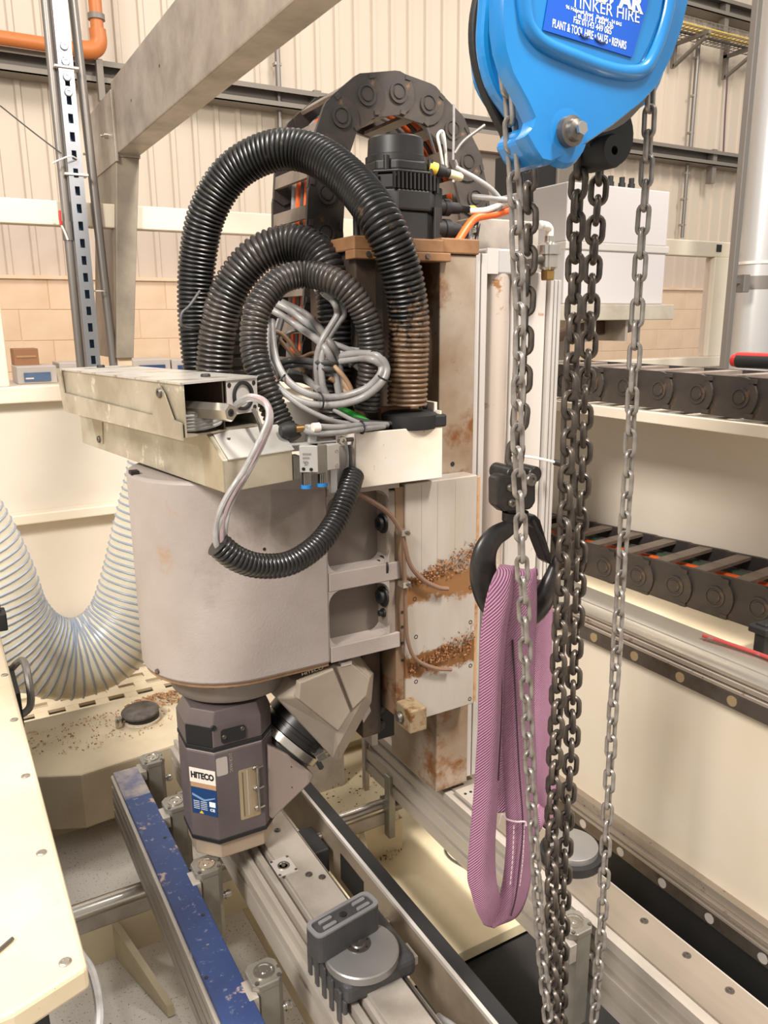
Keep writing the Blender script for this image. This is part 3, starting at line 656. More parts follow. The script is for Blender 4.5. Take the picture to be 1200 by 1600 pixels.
mb = MB(); mb.loft([[p+Z*h for p in rr] for rr, h in ((ro, 0), (ro, .003), (ri, .003), (ri, 0))], False); mb.build('seal_rim', PODR, hd_, True)
for u_ in (.02, .088):
    for v_ in (.011, .025):
        o_ = A_+d1_*u_+d2_*v_; MB().prism(rounded([o_, o_+d1_*.026, o_+d1_*.026+d2_*.007, o_+d2_*.007], .0034), (0, 0, .0025)).build('rubber_pad', PODR, hd_)
o_ = A_+d1_*(Lh*.5)+d2_*(Wh*.5); MB().lathe(o_, Z, [(.006, 0), (.006, .002), (.003, .002)], 12).build('suction_port', BLKM, hd_, True)
# black mat at the front right
MB().box(.64, 1.24, -.1, 1.198, ZF-.05, ZF-.035).build('black_mat', RUBBER)
tag(bpy.data.objects['black_mat'], 'black mat on the floor in front of the cream bed floor', 'mat')
t = T('floor_cable', 'thin dark cable lying on the cream floor left of the sling', 'cable', at(715, 1330, z=ZF))
MB().tube(spline([p+Z*.004 for p in ats([(728, 1358), (705, 1344), (696, 1330), (703, 1315)], z=ZF)], 6), .003, 6).build('sheath', DARKC, t, True)

# cream table at the left front
t = T('cream_table', 'cream sheet metal cover table with screws at the left edge', 'table', (-.2, 1.3, .9))
tb = [V((.086, .925, .95)), V((.086, 2.23, .95)), V((-1.1, 2.23, .95)), V((-1.1, .88, .95)), V((-.004, .895, .95))]
ttop = MB().prism([p-Z*.036 for p in tb], (0, 0, .036)).build('top', mat('table_cream', (198, 184, 158), .55, var=((188, 172, 144), 5, .4, .7), dirt=[((112, 82, 54), 190, .67, .03), ((170, 134, 96), 12, .68, .1)]), t, bevel=.006)
for (px, py) in ((7, 1055), (22, 1125), (40, 1213), (65, 1333), (102, 1504), (8, 1400)):
    if (px, py) == (8, 1400): continue
    p = at(px, py, z=.95); MB().lathe(p, Z, [(.0085, -.0005), (.008, .0015), (.005, .002), (.0045, .001), (0, .001)], 16).build('screw', STEEL, ttop, True)
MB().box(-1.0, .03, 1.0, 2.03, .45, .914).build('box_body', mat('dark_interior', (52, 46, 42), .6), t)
MB().box(.03, .075, 1.47, 1.56, .80, .9).build('black_connector', BLKM, t, bevel=.004); MB().cyl((.06, 1.515, .86), (.092, 1.515, .86), .02, n=14).build('connector_plug', BLK, t, True)
MB().box(.07, .09, 1.48, 1.50, .78, .83).build('connector_tab', BLKM, t, bevel=.003)
t2 = T('black_cable', 'grey cable looping down from the corner of the cream table', 'cable', (.09, .95, .88))
MB().tube(spline([(.085, 1.0, .91), (.096, .97, .89), (.092, .93, .85), (.06, .89, .80), (.02, .87, .77)], 8), .006, 8).build('sheath', GREYC, t2, True)
MB().tube(spline([(-.03, .95, .9), (-.01, .915, .86), (-.05, .90, .83), (-.1, .9, .82)], 8), .007, 8).build('second_sheath', BLKM, t2, True)
MB().box(.0, .035, .93, .96, .84, .91).build('plug', BLKM, t2, bevel=.003)
MB().tube(ats([(-12, 1494), (20, 1466)], z=.954), .0028, 8).build('steel_pin', STEELD); tag(bpy.data.objects['steel_pin'], 'thin steel pin lying on the cream table at the left edge', 'pin')
p = at(2, 965, z=.98)
t = T('black_switch', 'black switch on the far end of the cream table at the left edge', 'switch', (p.x, p.y, .95)); MB().box(p.x-.05, p.x+.012, p.y-.03, p.y+.03, .95, 1.0).build('body', BLKM, t, bevel=.004); MB().cyl((p.x-.01, p.y, 1.0), (p.x-.01, p.y, 1.02), .012, n=12).build('button', BLK, t, True)
p = at(32, 1060, z=.93)
t = T('table_handle', 'grey pull handle on the right side of the cream table', 'handle', (.09, p.y, .9)); MB().tube(spline([(.086, 2.06, .90), (.12, 2.05, .93), (.125, 1.98, .92), (.12, 1.93, .86), (.086, 1.92, .84)], 6), .009, 8).build('grip', CONDM, t, True); MB().box(.08, .1, 1.9, 2.08, .82, .91).build('plate', BLKM, t, bevel=.002)

# translucent extraction hose
Yh = 2.55
cp = ats([(-150, 680), (-95, 770), (-47, 845), (-15, 910), (7, 968), (47, 1012), (104, 1030), (160, 1012), (200, 968), (222, 905), (240, 830), (262, 740), (276, 660)], y=Yh)
P = resample(spline(cp, 20), .0085)
t = T('extraction_hose', 'big translucent spiral hose hanging in a U left of the head', 'hose', (cp[4].x, Yh, cp[4].z-.13))
R_ = .128
MB().tube(P, R_, 40, caps=False).build('wall_film', TRANS, t, True)
# spiral wire
tot = len(P); sp = []
a0 = (P[1]-P[0]).normalized().orthogonal().normalized()
turns = tot/2.7; K = 26
import bisect
def frame_at(u, a):
    i = min(int(u), tot-2); d = (P[i+1]-P[i]).normalized(); q = P[i].lerp(P[i+1], u-i); a = (a-d*a.dot(d)).normalized(); return q, a, d.cross(a)
a = a0
for k in range(int(turns*K)):
    u = k/(turns*K)*(tot-1.01); q, a, b = frame_at(u, a); th = 2*pi*k/K
    sp.append(q+(a*cos(th)+b*sin(th))*(R_+.001))
MB().tube(sp, .0034, 6).build('spiral_wire', SPIRAL, t, True)

# =================================================================== RIGHT HAND BASE WITH RAILS AND ENERGY CHAINS
t = T('side_base', 'cream machine side base carrying two linear rails at the right', 'machine base', (1.5, 1, 0))
MB().box(1.25, 1.9, -.6, 2.6, .0, .55).build('lower_body', BLKM, t)  # coloured black for the unlit void below the lower rail
MB().box(1.25, 1.9, -.6, 2.6, .61, 1.045).build('side_panel', CREAM, t)
MB().box(1.27, 1.9, -.6, 2.6, 1.045, 1.118).build('top_deck', CREAMD, t)
MB().box(1.63, 1.66, -.6, 2.6, 1.118, 1.55).build('rear_panel', CREAMP, t)
MB().box(1.385, 1.85, -.6, 2.6, 1.525, 1.55).build('shelf', CREAM, t, bevel=.002)
MB().box(1.06, 1.25, -.6, 1.19, .0, .30).build('dark_void_fill', BLKM, t)  # black filling painted as the darkness between side base and right beam
RAILM = mat('rail_steel', (112, 104, 96), .36, .7, var=((92, 80, 68), 20, .4, .7)); RAILR = mat('rail_rusty_edge', (168, 156, 142), .4, .5, dirt=[((112, 80, 54), 40, .60, .1), ((70, 50, 36), 80, .64, .05)])
def rail(zc, label):
    r = T('linear_rail', label, 'rail', (1.24, 1, zc))
    rb = MB().box(1.222, 1.25, -.6, 2.5, zc-.022, zc+.010).build('rail_body', RAILM, r, bevel=.002)
    MB().box(1.218, 1.25, -.6, 2.5, zc+.012, zc+.019).build('rail_lip', RAILR, r, bevel=.001); MB().box(1.222, 1.25, -.6, 2.5, zc+.022, zc+.032).build('rail_top', RAILR, r, bevel=.001)
    for k in range(20):
        y = .25+k*.118; MB().cyl((1.2205, y, zc-.006), (1.2235, y, zc-.006), .0105, n=14).build('plug', ALUW if zc < .8 else mat('plug_brass', (178, 156, 120), .4, .5), rb)
    return r
rail(.592, 'lower linear guide rail with pale plugs at the foot of the cream side panel')
rail(1.066, 'upper linear guide rail with brass plugs at the top of the cream side panel')
MB().box(1.232, 1.25, -.6, 2.5, .625, .645).build('rust_strip', RAILR, t)
cv = T('rail_cover_strip', 'bright chrome cover strip above the upper rail', 'cover strip', (1.26, 1, 1.1))
sec = [(1.228, 1.100), (1.226, 1.108), (1.232, 1.118), (1.242, 1.124), (1.252, 1.122), (1.262, 1.128), (1.30, 1.134), (1.30, 1.10)]
MB().prism([V((x, -.6, z)) for x, z in sec], (0, 3.1, 0)).build('strip', mat('chrome_strip', (190, 184, 172), .25, .8), cv, True)
p = at(1130, 1008, x=1.31)
t = T('red_belt', 'short worn red belt lying on the white deck below the energy chain', 'belt', p)
q = [at(1098, 995, z=1.135), at(1150, 1012, z=1.135), at(1200, 1030, z=1.135), at(1230, 1045, z=1.135)]
MB().tube(spline([v+Z*.003 for v in q], 5), .0042, 8).build('belt', mat('worn_red', (150, 54, 50), .6, dirt=((120, 108, 100), 60, .55, .08)), t, True)
p = at(1193, 985, x=1.33); t = T('black_clip', 'small black bracket below the lower energy chain at the right edge', 'bracket', (p.x, p.y, 1.118)); MB().box(p.x-.01, p.x+.05, p.y-.012, p.y+.012, 1.118, 1.185).build('post', BLKM, t, bevel=.003); MB().box(p.x-.02, p.x+.05, p.y-.02, p.y+.02, 1.165, 1.18).build('head', BLKM, t, bevel=.003)

# energy chains ---------------------------------------------------------------
def linkmesh(p, h, width):
    """plates and crossbars of one link, x along the chain, y across (near plate at y=0), z height"""
    n = 10; plates = []
    for s, y in ((-1, 0), (1, width)):
        mb = MB()
        r = h/2; pts = [V((-.42*p, 0, -r)), V((.5*p, 0, -r))]
        pts += [V((.5*p+r*.92*sin(k*pi/n), 0, -r*cos(k*pi/n))) for k in range(1, n)]
        pts += [V((.5*p, 0, r)), V((-.42*p, 0, r)), V((-.55*p, 0, r*.45)), V((-.42*p, 0, 0)), V((-.55*p, 0, -r*.45))]
        th = .010
        mb.prism([V((q.x, y+(0 if s < 0 else -th)+(-1 if s < 0 else 1)*(q.x*.06), q.z)) for q in pts], (0, th, 0))
        o = V((.5*p, y+(-.002 if s < 0 else .002), 0)); yy = V((0, -1 if s < 0 else 1, 0))
        mb.lathe(o+yy*(.03*p), yy, [(r*.50, -.004), (r*.50, .0015), (r*.40, .0015), (r*.38, -.0005), (r*.30, -.0005), (r*.28, .002), (0, .002)], 20, start=X)
        mb.para(o+V((-.85*p, 0, r*.72))-yy*.003, (.16*p, 0, 0), yy*.007, (0, 0, r*.2)); mb.para(o+V((-.85*p, 0, -r*.92))-yy*.003, (.16*p, 0, 0), yy*.007, (0, 0, r*.2))
        me = mb.build('side_plate', CHAINP); plates.append(me.data); bpy.data.objects.remove(me)
    bars = []
    for zz in (h/2-.009, -h/2+.001):
        b = MB().para((-.16*p, .006, zz), (.34*p, 0, 0), (0, width-.012, 0), (0, 0, .008)).build('crossbar', CHAINB); bars.append(b.data); bpy.data.objects.remove(b)
    return plates, bars
def echain(thing, frames, lm, bars=(1, 1)):
    m, bm_ = lm
    for M in frames:
        for me in m: o = link('side_plate', me, thing); o.matrix_basis = M
        for k in (0, 1):
            if bars[k]: b = link('crossbar', bm_[k], thing); b.matrix_basis = M
def frame(o, xd, zd):
    xd = V(xd).normalized(); yd = V(zd).cross(xd).normalized(); zd = xd.cross(yd)
    return Matrix.Translation(o) @ Matrix((xd, yd, zd)).transposed().to_4x4()
# lower chain, lies along the bed on the white deck
lm1 = linkmesh(.10, .096, .20)
t = T('energy_chain', 'black energy chain with open crossbars lying on the white deck at the right', 'energy chain', (1.45, 1.2, 1.118))
fr = []; A0 = V((1.455, .80, 1.170)); dY = V((-.055, .56, -.016)).normalized()
# link plates face the camera side (-X), so the link's y axis points to +X: x along -dY
for k in range(15):
    fr.append(frame(A0+dY*(.10*k-.3), -dY, Z))
echain(t, fr, lm1)
for k, (m_, o_, r_) in enumerate(((ORC, .10, .012), (ORC, .075, .011), (GREYC, .045, .011), (mat('dark_green_cable', (58, 74, 62), .5), .13, .013), (DARKC, .155, .011))):
    a = A0+V((o_, 0, .014)); MB().tube([a-dY*.6, a, a+dY*.6, a+dY*1.3], r_, 10).build('cable', m_, t, True)
# upper chain, on the shelf
lm2 = linkmesh(.102, .082, .19)
t = T('energy_chain', 'black energy chain resting on the shelf at eye level at the right', 'energy chain', (1.45, 1.2, 1.56))
fr = []; A0 = V((1.40, .75, 1.595)); dY = V((0, 1, .006)).normalized()
for k in range(13): fr.append(frame(A0+dY*(.102*k-.3), -dY, Z))
echain(t, fr, lm2)
# red handled tool lying on it
t = T('red_handled_tool', 'tool with red and black handle lying on the upper energy chain', 'tool', at(1180, 562, x=1.45))
a = at(1146, 563, x=1.44); b = at(1215, 566, x=1.44); b.z = a.z
MB().cyl(a, a.lerp(b, .12), .0125, .014, n=16).build('red_end', RED, t, True); MB().cyl(a.lerp(b, .12), b+(b-a)*.6, .0145, n=16).build('grip', BLKM, t, True)
MB().cyl(a.lerp(b, .1)+Z*.007, b+(b-a)*.5+Z*.007, .0105, n=14).build('red_stripe', RED, t, True)
# =================================================================== COLUMN AND CARRIAGE
YC = 1.32
t = T('machine_column', 'brown stained vertical machine column with dark guide slot', 'column', (.84, 1.4, .69))
zt_c, zb_c = 1.875, .71
MB().box(.70, .745, YC+.0, YC+.2, .90, zt_c).build('left_wall', COLD, t, bevel=.003)
MB().box(.745, .885, YC+.10, YC+.2, .88, zt_c).build('slot_back', COLD, t)
MB().box(.885, .972, YC, YC+.2, zb_c, zt_c).build('right_wall', COLM, t, bevel=.003)
for xx in (.765, .855): MB().box(xx, xx+.022, YC+.05, YC+.1, .89, zt_c-.03).build('guide_rail', COLD, t, bevel=.002)
for k in range(14):
    z = 1.02+k*.06; MB().cyl((.866, YC+.0495, z), (.866, YC+.0475, z), .006, n=10).build('plug', STEELD, t)
MB().box(.69, .885, YC-.015, YC+.2, zt_c, zt_c+.025).build('top_plate', RUSTY, t, bevel=.003)
MB().box(.885, .975, YC-.005, YC+.2, zt_c+.001, zt_c+.03).build('top_corner', RUSTY, t, bevel=.003)
MB().box(.69, .90, YC-.016, YC+.02, zt_c-.015, zt_c+.001).build('top_lip', RUSTY, t, bevel=.002)
p = at(638, 382, y=YC-.016)
for px in (575, 668): p = at(px, 415-.1*(px-575), y=YC-.016); MB().cyl((p.x, YC-.0155, zt_c-.006), (p.x, YC-.019, zt_c-.006), .005, n=6).build('bolt', STEELD, t)
p = at(707, 725, y=YC); MB().cyl((p.x, YC+.001, p.z), (p.x, YC-.001, p.z), .005, n=10).build('hole', BLKM, t)
p = at(707, 455, y=YC)
# lower machine frame leg under the carriage, seen left of it
# extrusion, cylinder and cover right of the column
t = T('column_profile', 'pale aluminium profile strip on the right edge of the column', 'profile', (.98, YC, .75))
for (a, b) in ((.974, .985), (.989, 1.003)): MB().box(a, b, YC+.005, YC+.05, .72, 1.88).build('strip', ALUW, t, bevel=.001)
MB().box(.974, 1.003, YC+.012, YC+.06, .72, 1.88).build('web', ALU, t)
YP = 1.36
cx_ = at(771, 500, y=YP).x; rc = (at(790, 500, y=YP).x-at(753, 500, y=YP).x)/2
t = T('balance_cylinder', 'pale pneumatic balance cylinder with a square end cap beside the column', 'cylinder', (cx_, YP, .75))
zc1, zc0 = at(770, 388, y=YP-.03).z, at(770, 428, y=YP-.03).z
MB().cyl((cx_, YP, .9), (cx_, YP, zc0+.01), rc, n=28).build('tube', TUBEM, t, True)
MB().box(cx_-rc*1.45, cx_+rc*1.45, YP-.032, YP+.035, zc0, zc1).build('end_cap', mat('cap_grey', (176, 172, 170), .42, .3), t, bevel=.004)
MB().box(cx_-rc*1.45, cx_-rc*.55, YP-.034, YP-.03, zc0, zc1).build('cap_face', ALUW, t)
for s in (-1, 1): MB().cyl((cx_+s*rc*1.25, YP-.012, .9), (cx_+s*rc*1.25, YP-.012, zc0), .0055, n=10).build('tie_rod', ALUW, t, True)
xa, xb = at(797, 600, y=1.39).x, at(846, 600, y=1.39).x
t = T('column_cover', 'white sheet cover with rust specks right of the balance cylinder', 'cover', (xa, 1.39, .75))
zt_v = at(820, 425, y=1.39).z
MB().box(cx_+rc*1.5, xb, 1.385, 1.43, .76, zt_v).build('panel', COVER, t, bevel=.003)
MB().box(cx_-rc*1.5, cx_+rc*1.5, YP+.04, 1.43, .76, zt_v-.02).build('back_panel', COVER, t)
zt_u = at(820, 345, y=1.44).z
MB().box(at(738, 400, y=1.44).x, xb+.02, 1.44, 1.5, .80, zt_u).build('upper_panel', mat('grey_panel', (176, 166, 156), .5, .2, var=((150, 140, 130), 10, .4, .7)), t, bevel=.003)
x1 = at(869, 600, y=1.39).x
for k in range(3): MB().box(xb+.003+k*(x1-xb)/3, xb+(k+1)*(x1-xb)/3-.002, 1.375+k*.004, 1.43, .78, at(857, 437, y=1.38).z).build('rib_strip', ALUW, t, bevel=.0015)
p = at(802, 640, y=1.37); MB().tube(spline([p+V((0, 0, .12)), p+V((.004, -.01, 0)), p+V((-.004, -.012, -.1)), p+V((.012, -.01, -.16))], 6), .003, 6).build('wire', TANC, t, True)
# air fitting with push-in elbow
p = at(857, 400, y=1.34)
t = T('air_filter', 'nickel air fitting with white elbow on top of the white column cover', 'valve', p)
def zz_(py): return at(857, py, y=1.34).z
MB().lathe((p.x, 1.34, 0), Z, [(.014, zz_(438)), (.015, zz_(436)), (.016, zz_(424)), (.012, zz_(422))], 6).build('brass_nut', BRASS, t)
MB().lathe((p.x, 1.34, 0), Z, [(.013, zz_(423)), (.020, zz_(418)), (.020, zz_(400)), (.0245, zz_(398)), (.0245, zz_(384)), (.019, zz_(381)), (.011, zz_(378)), (.011, zz_(369))], 24).build('body', STEEL, t, True)
MB().tube(spline([V((p.x, 1.34, zz_(372))), V((p.x, 1.34, zz_(359))), V((p.x-.012, 1.335, zz_(354))), V((p.x-.03, 1.33, zz_(354)))], 6), .0085, 12).build('elbow', LABW, t, True)
MB().lathe((p.x-.028, 1.33, zz_(354)), V((-1, -.1, 0)), [(.0095, 0), (.0095, .008), (.007, .01)], 14).build('collet', ALUW, t, True)
MB().cyl((p.x-.06, 1.335, zz_(408)), (p.x-.015, 1.34, zz_(404)), .010, n=14).build('nipple', STEELD, t, True); MB().cyl((p.x-.075, 1.335, zz_(411)), (p.x-.05, 1.335, zz_(408)), .016, n=6).build('hex', STEELD, t)
MB().box(p.x-.07, p.x, 1.345, 1.39, zz_(412), zz_(402)).build('mount', STEELD, t)
p0 = at(820, 713, y=1.36); p1 = at(866, 722, y=1.34); p2 = at(884, 727, y=1.33)
t = T('sensor_lead', 'short white lead with black plug sticking out beside the hook block', 'cable', p0); MB().tube(spline([p0+V((-.03, .03, .003)), p0, p0.lerp(p1, .5)+Z*.001, p1], 5), .003, 8).build('lead', LABW, t, True); MB().cyl(p1, p2, .007, n=12).build('plug', BLKM, t, True)
MB().cyl(p0+V((-.03, .015, .003)), p0+V((-.03, .035, .003)), .006, n=10).build('grommet', BLKM, t, True)

# carriage plate
t = T('carriage_plate', 'aluminium carriage plate with two bands of caked sawdust', 'carriage', (.86, 1.3, .94))
MB().box(.775, .948, 1.27, YC-.002, .937, 1.445).build('plate', CARR, t, bevel=.002)
MB().box(.948, .956, 1.272, YC+.02, .94, 1.44).build('edge_strip', mat('edge_rust', (176, 140, 104), .5, .2, dirt=((146, 88, 40), 14, .5, .1)), t)
for (a, b) in ((.812, .8128), (.850, .8506), (.893, .8936)): MB().box(a, b, 1.2697, 1.2705, 1.265, 1.44).build('shading_band', mat('shading_band_tone', (150, 140, 128), .5, .3), t)  # thin darker lines painted in for the plate's vertical shading
for (px, py) in ((648, 936), (650, 995), (650, 1065), (735, 918), (735, 972), (735, 1040), (734, 1092)):
    p = at(px, py, y=1.27); MB().lathe((p.x, 1.2705, p.z), -Y, [(.0045, -.001), (.0045, .001), (.003, .001), (.003, 0), (0, 0)], 12).build('screw_hole', BLKM, t)
MB().box(.755, .776, 1.275, YC+.05, .955, 1.44).build('side_flange', mat('flange_brown', (128, 104, 82), .5, .3, dirt=((96, 60, 32), 14, .5, .1)), t, bevel=.002)
for k, py in enumerate((955, 978, 1003, 1030)):
    p = at(639, py, y=1.272); MB().cyl((.770, 1.2755, p.z), (.770, 1.2735, p.z), .003, n=8).build('hole', BLKM, t)
# caked dust with relief
for (pxs, tag_, n) in ((((655, 900), (740, 855), (742, 905), (700, 915), (648, 925)), 'upper', 500), (((650, 1035), (742, 988), (742, 1025), (690, 1040), (655, 1046)), 'lower', 420)):
    q = ats(pxs, y=1.27); mb = MB(); cnt = 0
    zs = [v.z for v in q]; xs = [v.x for v in q]
    while cnt < n:
        u = random.random(); x = .782+.162*u; zc = q[0].z+(q[1].z-q[0].z)*u; hh = .012+.045*u*(1-.3*u)
        z = zc-.012+random.gauss(0, .33)*hh
        d = V((random.uniform(-1, 1), random.uniform(-.25, .25), random.uniform(-1, 1))).normalized()*random.uniform(.002, .006); e_ = d.cross(Y).normalized()*.0013
        c = V((x, 1.2685-random.random()*.003, z)); mb.add([c-d*.5-e_, c+d*.5-e_, c+d*.5+e_-Y*.002, c-d*.5+e_-Y*.001], [(0, 1, 2, 3)]); cnt += 1
    o = mb.build('caked_sawdust', SHAV, t); o['kind'] = 'stuff'
    mb = MB()
p = at(636, 1100, y=1.23)
t2 = T('stop_block', 'small square steel stop block at the lower left corner of the carriage plate', 'block', p)
MB().box(.752, .792, 1.215, 1.27, .945, .995).build('block', mat('stop_steel', (150, 132, 104), .45, .4, dirt=((110, 74, 40), 20, .5, .1)), t2, bevel=.003)
MB().lathe((.752, 1.25, .968), -X, [(.012, 0), (.012, .006), (.008, .010)], 14).build('screw', STEELD, t2, True)
# frame rail seen under the casting, left of the carriage
t = T('guide_column', 'dark vertical guide column under the casting behind the stop block', 'guide', (.74, 1.42, .70))
MB().box(.735, .750, 1.345, 1.5, .86, 1.12).build('pale_edge', ALU, t); MB().box(.752, .80, 1.36, 1.5, .86, 1.12).build('dark_slot', BLKM, t); MB().box(.70, .735, 1.38, 1.5, .90, 1.12).build('brown_post', COLD, t)
for z in (.90, .94, .99): MB().lathe((.76, 1.36, z), -Y, [(.012, 0), (.012, .012), (.007, .016)], 12).build('bolt', BLK, t, True)
# small hoses with clips along the carriage flange
t = T('brown_air_hose', 'thin brown air hoses clipped along the left edge of the carriage plate', 'hose', (.77, 1.26, 1.3))
def thin(pts, r, m, t, name='hose', y=1.262, n=8, k=8): return MB().tube(spline([at(q[0], q[1], y=(q[2] if len(q) > 2 else y)) for q in pts], k), r, n).build(name, m, t, True)
thin([(548, 765), (575, 780), (605, 800), (622, 822), (630, 840), (640, 880), (660, 905), (685, 918), (700, 920)], .0048, BRNC, t, y=1.255)
thin([(630, 840), (632, 900), (634, 960), (637, 1000), (650, 1030), (680, 1044), (705, 1046)], .0042, BRNC, t, y=1.258)
for (px, py) in ((631, 832), (633, 913)):
    p = at(px, py, y=1.255); MB().box(p.x-.009, p.x+.009, 1.248, 1.27, p.z-.006, p.z+.006).build('clip', STEEL, t, bevel=.001); MB().cyl((p.x+.004, 1.248, p.z), (p.x+.004, 1.243, p.z), .004, n=6).build('screw', STEELD, t)

# =================================================================== HEAD CASTING
HX, HY, HR = .465, 1.44, .171
zt_h, zb_h = 1.488, 1.112
t = T('head_casting', 'grey painted rounded head casting bolted to the carriage', 'casting', (HX, HY, zb_h))
sec = []
for k in range(25):
    a = radians(90+k*180/24); sec.append((HX+HR*cos(a), HY+HR*sin(a)))
# main rounded body: half round on the left, flat front running to the right, inclined towards the flange
body = [V((x, y, zb_h)) for x, y in sec] + [V((.608, HY-HR, zb_h)), V((.608, HY+HR, zb_h))]
n = len(body)
mb = MB(); mb.prism(body, (0, 0, zt_h-zb_h)); mb.build('rounded_body', CAST, t, True, bevel=.006)
MB().prism([p+Z*(-.006)+(V((HX, HY, p.z))-p)*.03 for p in body], (0, 0, .006)).build('lower_seam', mat('seam_dust', (150, 116, 84), .6, var=((120, 90, 62), 20, .4, .7)), t)
# pocketed right part: frame bars around two recesses
zp = [1.118, 1.142, 1.262, 1.285, 1.445]
for (za, zb_) in ((1.112, 1.144), (1.256, 1.292), (1.44, zt_h-.035)):
    MB().box(.6075, .762, HY-HR, 1.318, za, zb_).build('rib', CAST, t, bevel=.0015, seg=2)
MB().box(.608, .694, 1.319, HY+HR, zb_h, 1.45).build('rear_block', CAST, t, bevel=.004)
MB().box(.61, .745, 1.311, 1.318, zb_h+.01, 1.44).build('pocket_back', mat('casting_pocket_shade', (104, 94, 86), .5, dirt=((124, 92, 58), 10, .55, .12)), t)  # casting colour with the pockets' shade painted in, plus brown dirt
for (za, zb_) in ((1.144, 1.256), (1.292, 1.44)):      # rounded pocket corners
    for (xc, sx) in ((.606, 1), (.738, -1)):
        for (zc_, sz) in ((za, 1), (zb_, -1)):
            rq = .026; q = [V((xc, HY-HR+.001, zc_))]
            for k in range(7):
                a = k*pi/12; q.append(V((xc+sx*rq*(1-sin(a)), HY-HR+.001, zc_+sz*rq*(1-cos(a)))))
            MB().prism(q, (0, .04, 0)).build('corner_fillet', CAST, t)
MB().box(.735, .755, HY-HR+.004, 1.318, zb_h+.008, 1.435).build('flange', mat('flange_paint', (132, 120, 108), .5, dirt=((120, 84, 48), 12, .58, .1)), t, bevel=.004)
for (px, py, r_) in ((609, 822, .013), (611, 890, .014), (611, 938, .014), (610, 963, .006)):
    p = at(px, py, x=.735); y_ = max(HY-HR+.02, p.y); MB().lathe((.735, min(max(p.y, HY-HR+.018), 1.298), p.z), -X, [(r_*1.5, 0), (r_*1.5, .004), (r_, .004), (r_, .012), (r_*.5, .012), (r_*.45, .006)], 18).build('socket_bolt', BLKM, t, True)
# clear film and machined pad on the front
p = at(451, 865, y=HY-HR); 
a = at(410, 770, y=HY-HR-.001); b = at(520, 850, y=HY-HR-.001)
MB().cyl((at(413, 858, y=HY-HR).x, HY-HR-.0008, at(413, 858, y=HY-HR).z), (at(413, 858, y=HY-HR).x, HY-HR+.002, at(413, 858, y=HY-HR).z), .003, n=10).build('bolt_hole', BLKM, t)
pp = ats([(424, 765), (424, 835), (440, 852), (470, 858), (500, 852), (508, 835), (508, 765)], y=HY-HR-.006)
mb = MB(); mb.prism(pp, (0, .0045, 0)); mb.build('clear_cover', SLEEVE, t)
MB().lathe((HX-.16, HY-.06, zb_h+.012), V((-.9, -.3, 0)), [(.005, 0), (.005, .004), (.003, .005)], 10).build('grease_nipple', STEELD, t, True)
MB().box(HX-.17, HX-.155, HY-.02, HY+.0, zt_h, zt_h+.006).build('top_plate', BLKM, t)

# =================================================================== TILTING HEAD AND SPINDLE
t = T('swivel_unit', 'grey swivel unit with faceted arm under the rounded casting', 'swivel unit', (HX, HY, 1.05))
zf = 1.106
MB().lathe((HX, HY, 0), Z, [(.08, 1.044), (.116, 1.050), (.121, 1.056), (.123, 1.064), (.123, zf)], 56).build('swivel_flange', CASTD, t, True)
a_ = radians(-118); d_ = V((cos(a_), sin(a_), 0)); tv = V((-d_.y, d_.x, 0))
c = V((HX, HY, 1.085))+d_*.1222
el = [c+tv*(.024*cos(k*pi/10))+Z*(.008*sin(k*pi/10)*(1 if k <= 10 else .5)) for k in range(20)]
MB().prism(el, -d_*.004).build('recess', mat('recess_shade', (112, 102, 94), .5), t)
# faceted arm
A3 = lambda pts, y: ats(pts, y=y)
outer = [(432, 1091), (455, 1062), (500, 1040), (552, 1012), (585, 1052), (581, 1098), (531, 1190), (518, 1182)]
fro = [(458, 1090), (470, 1064), (515, 1040), (548, 1033), (578, 1058), (570, 1088), (527, 1168), (524, 1142)]
y0_, y1_, y2_ = 1.285, 1.31, 1.48
R0 = A3(fro, y0_+.0); R1 = A3(outer, y1_); R2 = [p+V((0, y2_-y1_, 0)) for p in R1]
mb = MB(); mb.loft([R2, R1, R0]); 
mb.build('arm', ARMM, t, bevel=.004)
# raised front facet of the arm
fq = [(460, 1089), (462, 1062), (518, 1039), (546, 1110), (526, 1142)]
f0 = A3(fq, y0_+.0); f1 = [p+V((0, -.012, 0)) for p in f0]; cc = sum(f1, V((0, 0, 0)))/5; f1 = [cc+(p-cc)*.93 for p in f1]
mb = MB(); mb.loft([f0, f1]); mb.build('arm_facet', ARMM, t, bevel=.002)
fq = [(522, 1038), (548, 1034), (577, 1058), (571, 1086), (549, 1108)]
f0 = A3(fq, y0_+.001); f1 = [p+V((0, -.008, 0)) for p in f0]; cc = sum(f1, V((0, 0, 0)))/5; f1 = [cc+(p-cc)*.93 for p in f1]
mb = MB(); mb.loft([f0, f1]); mb.build('side_facet', ARMM, t, bevel=.002)
p = at(540, 1036, y=y0_-.004); MB().box(p.x-.012, p.x+.012, y0_-.008, y0_+.002, p.z-.004, p.z+.004).build('edge_notch', ALUW, t)
p = at(566, 1122, y=1.31); MB().para(p, (.02, .004, .02), (0, .006, 0), (.003, 0, -.012)).build('slot', CASTD, t)
p = at(472, 1056, y=y0_-.013); q = at(505, 1045, y=y0_-.013); text('HITECO', p, q, Z, .006, ARMM, t, 'cast_lettering')
